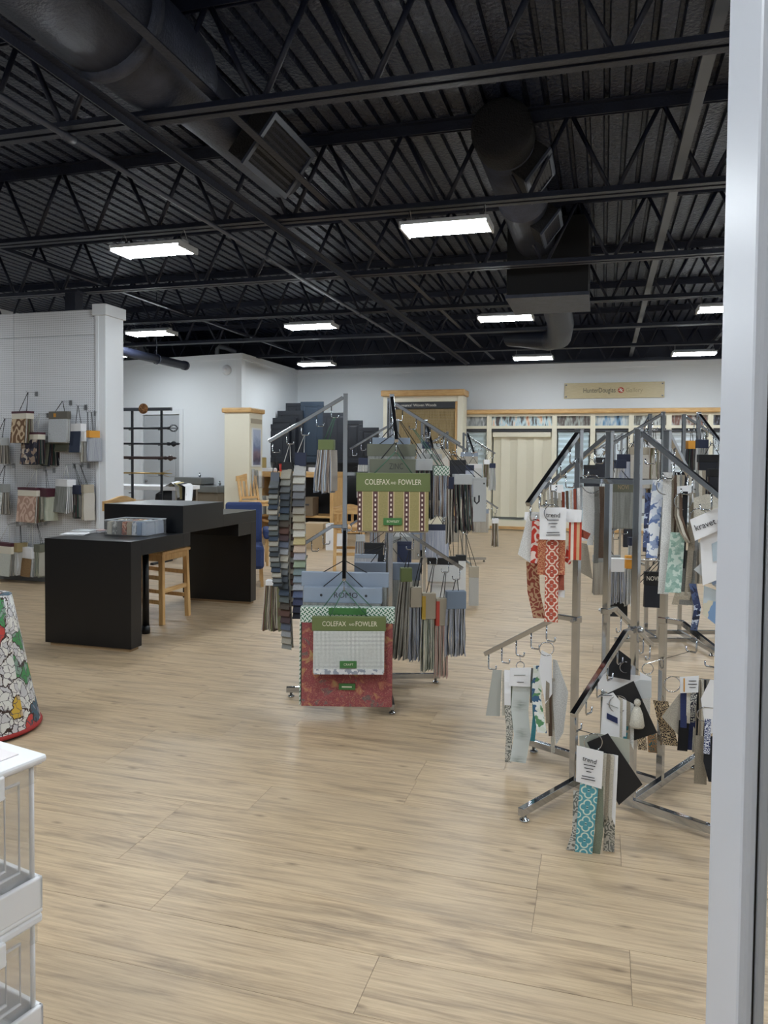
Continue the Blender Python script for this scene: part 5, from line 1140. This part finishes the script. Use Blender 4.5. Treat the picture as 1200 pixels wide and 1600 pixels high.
# coral set on the upper arm towards the camera
k = H[(0, 0, 'u')][3]; R = RingSet('coral trimming set with a white card lettered trend', k, k.y+.02, (864, 775), 13)
for i, x in enumerate(range(850, 906, 6)): R.rib([(x, 770-abs(i-4)*1.5), (x+.5, 800)], 5, [TP[0], TP[2], TP[0], TP[1], TP[2], TP[4], TP[3], TP[2], TP[4], TP[9]][i], .03+.004*i, 'ply', turn=.6)
R.card([(826, 800), (843, 800), (832, 882), (809, 866)], TP[9], .03, .001, 'white_cloth'); R.rib([(839, 811), (836, 880)], 15, REDC, .02); R.rib([(832, 878), (834, 925), (843, 966)], 20, RUST, .025, curl=.02)
R.card([(884, 795), (909, 797), (908, 816), (884, 816)], WHITEC, .02); R.rib([(899, 815), (898, 875)], 20, REDST, .022); R.card([(905, 825), (923, 834), (918, 843), (905, 838)], TP[4], .03); R.card([(886, 852), (897, 856), (891, 884), (882, 876)], REDC, .03)
R.rib([(847, 840), (846, 898)], 13, TANR, .006); R.rib([(877, 840), (876, 898)], 13, TANR, .006); R.rib([(863, 838), (862, 905), (861, 972)], 21, CORAL, 0.0, curl=.006); R.rib([(877, 898), (877, 922)], 9, TP[4], .012); R.card([(872, 922), (883, 922), (882, 934), (872, 932)], WHITEC, .012)
R.card([(843, 793), (885, 793), (884, 844), (843, 843)], WHITEC, -.008); R.words('trend', 864, 805, 11, 22, dy=-.0105); R.bars([(864, 812.5, 18), (864, 818, 14), (864, 823, 8), (864, 832, 20), (864, 836, 22)], dy=-.0105)
R.card([(820, 800), (826, 800), (826, 815), (819, 812)], WHITEC, .035)
# grey set on the upper arm towards the cream blind
k = H[(0, 1, 'u')][1]; R = RingSet('grey and white trimming set behind the coral set', k, k.y, (925, 746), 15)
for x, y1, w_, m_ in ((914, 845, 9, 9), (923, 852, 10, 9), (932, 880, 8, 1), (940, 872, 8, 3), (946, 862, 7, 0)): R.rib([(x, 760), (x+1, 800), (x-1, y1)], w_, TP[m_], .01*(x % 5), turn=.3)
R.card([(903, 848), (918, 850), (926, 905), (908, 895)], TP[0], .04, .0, 'cloth_flap')
k = H[(0, 1, 'u')][3]; R = RingSet('white tag set on the arm between the coral set and the cream blind', k, k.y, (868, 752), 13)
R.card([(858, 758), (880, 757), (881, 782), (857, 782)], WHITEC, .0); R.rib([(862, 780), (860, 830)], 8, TP[2], .01); R.rib([(874, 780), (875, 835)], 9, TP[0], .015)
# lower arm towards the front rack
k = H[(0, 0, 'l')][2]; R = RingSet('grey green watermark ribbon set on the lower arm', k, k.y, (813, 1040), 6)
R.card([(770, 1047), (784, 1047), (781, 1119), (759, 1118)], mat('stone_card', (176, 178, 172), .7), .03, .001); R.rib([(788, 1048), (787, 1118)], 6, TP[2], .025, turn=.5); R.rib([(793, 1047), (793, 1102)], 10, WHITEC, .012); R.rib([(793, 1100), (796, 1140), (794, 1191)], 10, GREYZ, .02); R.rib([(834, 1044), (833, 1098)], 10, TP[1], .02, turn=.3); R.rib([(800, 1050), (800, 1140)], 5, TP[7], .022, turn=.5)
R.rib([(815, 1070), (812, 1110), (816, 1150), (809, 1191)], 28, WM, .0, curl=.008, w2=25); R.card([(797, 1044), (830, 1043), (828, 1073), (796, 1072)], WHITEC, -.008); R.bars([(812, 1055, 18)], GREYC); R.bars([(813, 1066, 11)])
k = H[(0, 0, 'l')][0]; R = RingSet('leaf print and beige ring set near the clamp of the lower arm', k, k.y, (854, 1014), 11)
R.rib([(841, 1040), (838, 1090), (847, 1145)], 15, LEAF, .01); R.rib([(834, 1065), (836, 1120), (832, 1158)], 7, TP[8], .02); R.card([(846, 1016), (862, 1024), (863, 1084), (852, 1100), (842, 1045)], WHITEC, -.002, .001, 'white_card')
for i, (x, y1) in enumerate(((856, 1130), (860, 1150), (864, 1176), (868, 1140))): R.rib([(x, 1060), (x-1, 1100), (x, y1)], 6, TP[(0, 3, 2, 0)[i]], .012+.006*i, turn=.4)
R.card([(864, 1030), (870, 1032), (888, 1082), (880, 1145), (868, 1165), (864, 1100)], TP[9], .03, .001, 'cloth_flap')
# lower arm towards the camera
k = H[(1, 0, 'l')][4]; R = RingSet('teal trimming set with a white card lettered trend', k, k.y, (927, 1160), 14)
R.card([(905, 1150), (934, 1146), (984, 1156), (983, 1205), (940, 1200), (906, 1176)], mat('sage_card', (166, 168, 156), .7), .035); R.card([(917, 1160), (950, 1146), (1004, 1226), (967, 1258)], BLACKC, .02, .0003, 'black_card')
R.rib([(904, 1236), (902, 1300), (889, 1340)], 16, GREYZ, .014); R.rib([(936, 1228), (936, 1300), (927, 1362)], 13, TP[7], .012); R.rib([(953, 1275), (951, 1336)], 17, GREYZ, .03); R.rib([(945, 1230), (944, 1290), (958, 1330)], 4, TP[1], .026)
for i in range(4): R.card([(939+6*i, 1176+i), (948+6*i, 1178+i), (943+6*i, 1285+2*i), (938+5*i, 1270)], [TP[2], TP[0], TP[2], WHITEC][i], .004+.004*i, .0)
R.rib([(921, 1222), (915, 1290), (909, 1366)], 29, TEAL, -.002, curl=.006, w2=27); R.card([(901, 1165), (943, 1175), (940, 1233), (900, 1221)], WHITEC, -.012); R.words('trend', 921, 1188, 11, 22, dy=-.0145, rz=-.2); R.bars([(921, 1196, 18), (920, 1201, 14), (920, 1206, 8), (919, 1214, 20), (919, 1218, 22)], dy=-.0145, sl=.2)
k = H[(1, 0, 'l')][2]; R = RingSet('black tassel card set halfway up the arm towards the camera', k, k.y+.02, (966, 1086), 14)
R.card([(949, 1084), (990, 1064), (1027, 1145), (991, 1157)], BLACKC, .02, .0003, 'black_card'); MB().lathe([(.006, 0), (.012, -.008), (.013, -.02), (.007, -.028), (.012, -.034), (.022, -.06), (.029, -.105), (.026, -.112), (0, -.112)], R.P(996, 1092, .004), 14, caps=False).build('tassel', TP[2], R.o, True)
R.card([(936, 1088), (1000, 1062), (1018, 1064), (1018, 1090), (1000, 1092)], LGREYC, .045)
for i in range(4): R.card([(966+6*i, 1088+3*i), (973+6*i, 1092+3*i), (972+6*i, 1160+4*i), (966+5*i, 1152)], [TP[2], WHITEC, TP[0], TP[9]][i], .002+.004*i)
R.rib([(979, 1135), (976, 1158)], 6, TP[8], .0); R.card([(942, 1088), (958, 1082), (969, 1096), (968, 1155), (938, 1152)], WHITEC, -.008); R.card([(948, 1114), (965, 1122), (965, 1131), (948, 1123)], TP[5], -.011); R.bars([(957, 1103, 18)], GREYC, -.0105, .4)
k = H[(1, 0, 'l')][0]; R = RingSet('black and pale card set next to the clamp of the camera side arm', k, k.y+.02, (978, 1015), 9)
R.card([(947, 1056), (961, 1011), (986, 1030), (985, 1063)], BLACKC, .0, .0, 'black_card'); R.card([(921, 1072), (948, 1050), (1000, 1056), (1000, 1078), (950, 1082)], WHITEC, .03); R.card([(1000, 1050), (1018, 1060), (1016, 1086), (1000, 1078)], WHITEC, .01)
k = H[(1, 1, 'l')][0]; R = RingSet('brown zigzag braid set behind the chrome post', k, k.y, (1012, 1045), 9)
R.rib([(1032, 1095), (1048, 1165)], 24, BRNW, .0); R.rib([(1002, 1148), (1004, 1172)], 14, BRNW, .01); R.rib([(1018, 1140), (1020, 1176)], 14, bands('teal_brown_braid', (60, 92, 92), (168, 118, 66), 70, 5), .012); R.rib([(1012, 1055), (1008, 1150)], 12, TP[9], .02)
# lower arm towards the door frame
k = H[(1, 1, 'l')][2]; R = RingSet('navy and cream ring set on the lower arm by the door frame', k, k.y, (1051, 1048), 13)
R.card([(1062, 1083), (1034, 1120), (1060, 1149), (1066, 1100)], TP[2], .02, .0, 'cloth_flap'); R.rib([(1068, 1080), (1068, 1137)], 10, TP[5], .0); R.rib([(1076, 1080), (1075, 1130)], 6, TP[2], .004); R.rib([(1085, 1078), (1080, 1128)], 10, LATB, .006); R.rib([(1069, 1126), (1066, 1173)], 16, TP[6], .012); R.rib([(1082, 1126), (1079, 1172)], 10, TP[5], .014)
for i in range(6): R.rib([(1086+4*i, 1062), (1086+4*i, 1120), (1083+4*i, 1175+6*(i % 3))], 4, [TP[2], TP[6], TP[0], TP[2], TP[6], TP[1]][i], .01+.004*i, turn=.5)
R.card([(1062, 1058), (1092, 1056), (1091, 1082), (1063, 1083)], WHITEC, -.01); R.bars([(1082, 1064, 12), (1082, 1069, 14), (1082, 1074, 10)], dy=-.012); R.card([(1068, 1060), (1070, 1060), (1070, 1081), (1068, 1081)], ORANGE, -.012)
k = H[(1, 1, 'l')][4]; R = RingSet('blue fleck braid ring set at the end of the door frame side arm', k, k.y, (1102, 1058), 12)
R.card([(1095, 1092), (1110, 1062), (1124, 1064), (1124, 1140), (1104, 1150)], WHITEC, .0); R.rib([(1107, 1112), (1104, 1178)], 10, BLUW, -.006); R.rib([(1108, 1150), (1106, 1190), (1114, 1222)], 14, TP[6], .01); R.rib([(1097, 1150), (1094, 1225)], 20, TP[0], .03)
# upper arm towards the door frame
k = H[(1, 0, 'u')][1]; R = RingSet('blue floral cloth set hanging beside the chrome posts', k, k.y+.02, (1040, 736), 14)
R.rib([(1029, 750), (1024, 800), (1018, 872)], 18, BLUEF, .02); R.rib([(1013, 770), (1011, 815), (1009, 862)], 10, NAVYF, .03)
for i in range(5): R.rib([(1052+4*i, 742), (1051+3*i, 820), (1046+2*i, 925-8*i)], 5, [TP[0], TP[3], TP[2], TP[1], TP[0]][i], .0+.005*i, turn=.5)
R.rib([(1044, 738), (1044, 790), (1041, 845), (1036, 928)], 17, TP[9], -.006, curl=.008)
k = H[(1, 0, 'u')][2]; R = RingSet('long taupe and navy looped ribbon set with a sea green tail', k, k.y+.02, (1068, 748), 14)
R.card([(1058, 760), (1082, 758), (1084, 785), (1058, 785)], WHITEC, .02)
for i in range(4): R.rib([(1058+3*i, 772), (1056+4*i, 805), (1064+4*i, 832), (1074+2*i, 848)], 5, [TP[0], TP[2], TP[3], TP[2]][i], .0+.004*i, turn=.4)
R.rib([(1071, 768), (1069, 830), (1066, 888)], 8, TP[6], -.004); R.rib([(1059, 832), (1055, 880), (1051, 926)], 23, SEAG, -.008, w2=26); R.rib([(1082, 770), (1080, 850), (1074, 930)], 10, TP[0], .01, turn=.3); R.rib([(1078, 860), (1072, 945)], 22, TP[1], .02); R.rib([(1082, 912), (1090, 950), (1084, 985)], 11, NAVYF, .0); R.rib([(1068, 925), (1062, 945)], 26, TP[2], .01)
k = H[(1, 0, 'u')][3]; R = RingSet('white sample card set lettered kravet next to the door frame', k, k.y+.02, (1092, 772), 14)
R.card([(1084, 778), (1104, 772), (1134, 775), (1134, 812), (1084, 812)], TP[2], .035); R.card([(1094, 845), (1108, 822), (1136, 812), (1136, 900), (1098, 915)], WHITEC, .0, .0); R.card([(1112, 850), (1136, 838), (1136, 872), (1114, 878)], mat('sky_print', (176, 190, 200), .6), -.003); R.card([(1084, 890), (1104, 872), (1136, 894), (1136, 932)], LGREYC, .01)
for i in range(3): R.card([(1098+10*i, 893+5*i), (1106+10*i, 888+5*i), (1112+10*i, 905+5*i), (1104+10*i, 910+5*i)], mat('swatch_blue', (130, 146, 168), .6), .004)
R.card([(1078, 812), (1130, 790), (1134, 824), (1086, 845)], WHITEC, -.02); R.words('kravet', 1102, 820, 15, 34, INK, -.023, .4); R.card([(1100, 915), (1136, 928), (1136, 990), (1098, 960)], blotch('blue_wash', [(190, 200, 206), (120, 150, 186), (206, 200, 180)], 14, .05), .03)
# a few more on the upper arm that runs away from the camera
k = H[(1, 1, 'u')][2]; R = RingSet('white and taupe ring set on the far upper arm', k, k.y, (1085, 720), 10)
for i in range(5): R.rib([(1080+5*i, 735), (1079+5*i, 800)], 6, [TP[2], TP[9], TP[1], TP[2], TP[0]][i], .004*i, turn=.4)
# ================================================================ PEGBOARD SAMPLE BOOKS
PB = 'sample books on the pegboard'
pgh = {}
def peghook(px, py, L=.16):
    a = atY(px, py, YP-.14); a.y = YP-.003; t = thing('peg_hook', 'bent wire hook in the pegboard holding %s' % pgh.pop('lab'), 'hook', a, 0, 'pegboard wire hooks')
    MB().tube([(0, 0, -.02), (0, 0, .012), (0, -.01, .016), (0, -L, .006), (0, -L-.006, .022)], .003, 5).build('wire', STEEL, t); MB().box(-.02, .02, -.003, 0, -.03, .03).build('back_plate', STEEL, t)
    return Vector((a.x, a.y-L+.02, a.z+.006))
def pbook(label, hx, hy, x0, x1, yt, yh, yb, yaw, t, hdr, front, pages='neutral', cord=CORDW, hdr2=None, n=6, kind=book, back=.0):
    pgh['lab'] = 'the '+' '.join(label.split()[:6]); hk = peghook(hx, hy)
    hk = Vector((hk.x, hk.y+back, hk.z))
    if kind is book: return book(label, hk, x0, x1, yt, yh, yb, yaw, t, hdr, front, pages, cord, n, PB, hdr2=hdr2, cordw=.004)
    return bunch(label, hk, x0, x1, yt, yh, yb, yaw, hdr, pages, cord, n, PB, 1.05, deep=.14)
GIR = bands('brown_scroll_print', (110, 78, 50), (206, 182, 150), 9, 4); NFL = blotch('navy_blossom', [(44, 42, 58), (150, 128, 110), (58, 54, 70), (190, 176, 160), (40, 40, 52)], 26, .05); LAB = bands('pink_labyrinth', (172, 138, 122), (204, 176, 158), 8, 5); MAR = bands('pale_marble', (214, 216, 214), (190, 194, 192), 14, 5)
WV2 = cloth('pale_grey_weave', (196, 200, 204), (180, 184, 188), 300); IV = cloth('ivory_weave', (200, 202, 194), (186, 188, 178), 300); TAN2 = cloth('tan_weave', (142, 112, 74), (120, 92, 60), 300); NV2 = cloth('navy_weave', (46, 56, 78))
pbook('grey green book at the upper edge of the pegboard', 8, 655, -14, 11, 684, 696, 724, -.25, .10, LGREYC, GREYW, 'neutral', CORD)
pbook('brown scroll print book with cream header and maroon band', 44, 614, 19, 52, 643, 655, 692, -.3, .09, CREAMC, GIR, 'earth', CORD, MAROON)
pbook('navy blossom print book with cream header and maroon band', 62, 648, 34, 70, 676, 687, 725, -.28, .09, CREAMC, NFL, 'dark', CORDW, MAROON)
b = pbook('light grey book under a taupe header with an orange mark', 98, 628, 76, 111, 643, 655, 691, -.2, .05, mat('taupe_header', (96, 92, 84), .6), WV2, 'white', CORD); w_, hh_, q_, t_ = meta(b)
MB().box(-.07, -.03, -t_/2-.0065, -t_/2-.0045, hh_-q_*.75, hh_-q_*.25).build('orange_mark', ORANGE, b)
pbook('olive grey book hanging behind the light grey one', 92, 690, 79, 113, 692, 694, 705, -.2, .05, KHAKI, KHAKI, 'neutral', CORD, back=.1)
pbook('olive strip book with a dark edge below the light grey one', 80, 680, 71, 88, 692, 694, 727, -.3, .12, KHAKI, KHAKI, 'dark', CORD, back=.1)
pbook('navy book with a white header', 122, 635, 112, 133, 662, 674, 707, -.25, .07, WHITEC, NV2, 'white', CORD)
pbook('slim grey bunch with a white header', 137, 645, 133, 142, 675, 690, 722, -.3, .05, WHITEC, GREYW, 'neutral', CORD, n=4, kind=bunch)
pbook('dark navy bunch against the white post', 143, 645, 142, 149, 673, 684, 721, -.3, .05, ORANGE, NV2, 'blue', CORD, n=4, kind=bunch)
pbook('pale marbled book under a grey header', 8, 728, -16, 14, 756, 769, 803, -.25, .09, GREYC, MAR, 'neutral', CORD)
pbook('pink labyrinth print book with cream header and maroon band', 57, 733, 29, 68, 762, 775, 815, -.25, .10, CREAMC, LAB, 'earth', CORDW, MAROON)
pbook('dark olive books with maroon headers behind the labyrinth print', 72, 735, 66, 84, 763, 776, 812, -.3, .10, MAROON, KHAKI, 'green', CORD, n=6, kind=bunch)
pbook('white and grey book swinging at an angle', 104, 728, 86, 119, 749, 760, 800, -.45, .10, WHITEC, GREYW, 'white', CORDW)
pbook('dark navy and beige bunch beside the white and grey book', 116, 726, 119, 134, 758, 772, 809, -.3, .10, NAVYC, NV2, 'dark', CORD, n=5, kind=bunch)
pbook('tan wood veneer bunch beside the post', 126, 728, 133, 140, 757, 770, 812, -.3, .10, TAUPE, TAN2, 'earth', CORD, n=4, kind=bunch)
pbook('ivory book with a maroon band, lowest row', 14, 820, -14, 28, 848, 864, 898, -.25, .08, CREAMC, IV, 'neutral', CORDW, MAROON)
pbook('tan book with a white header, lowest row', 50, 820, 36, 58, 855, 872, 900, -.3, .08, WHITEC, TAN2, 'white', CORDW)
pbook('olive and pale bunch behind the tan book, lowest row', 58, 818, 59, 72, 850, 862, 900, -.3, .08, KHAKI, IV, 'green', CORD, n=5, kind=bunch)
pbook('pale bunch between the lowest ivory and tan books', 32, 822, 29, 37, 848, 862, 897, -.3, .08, mat('ochre_header', (150, 132, 92), .6), IV, 'white', CORD, n=4, kind=bunch)
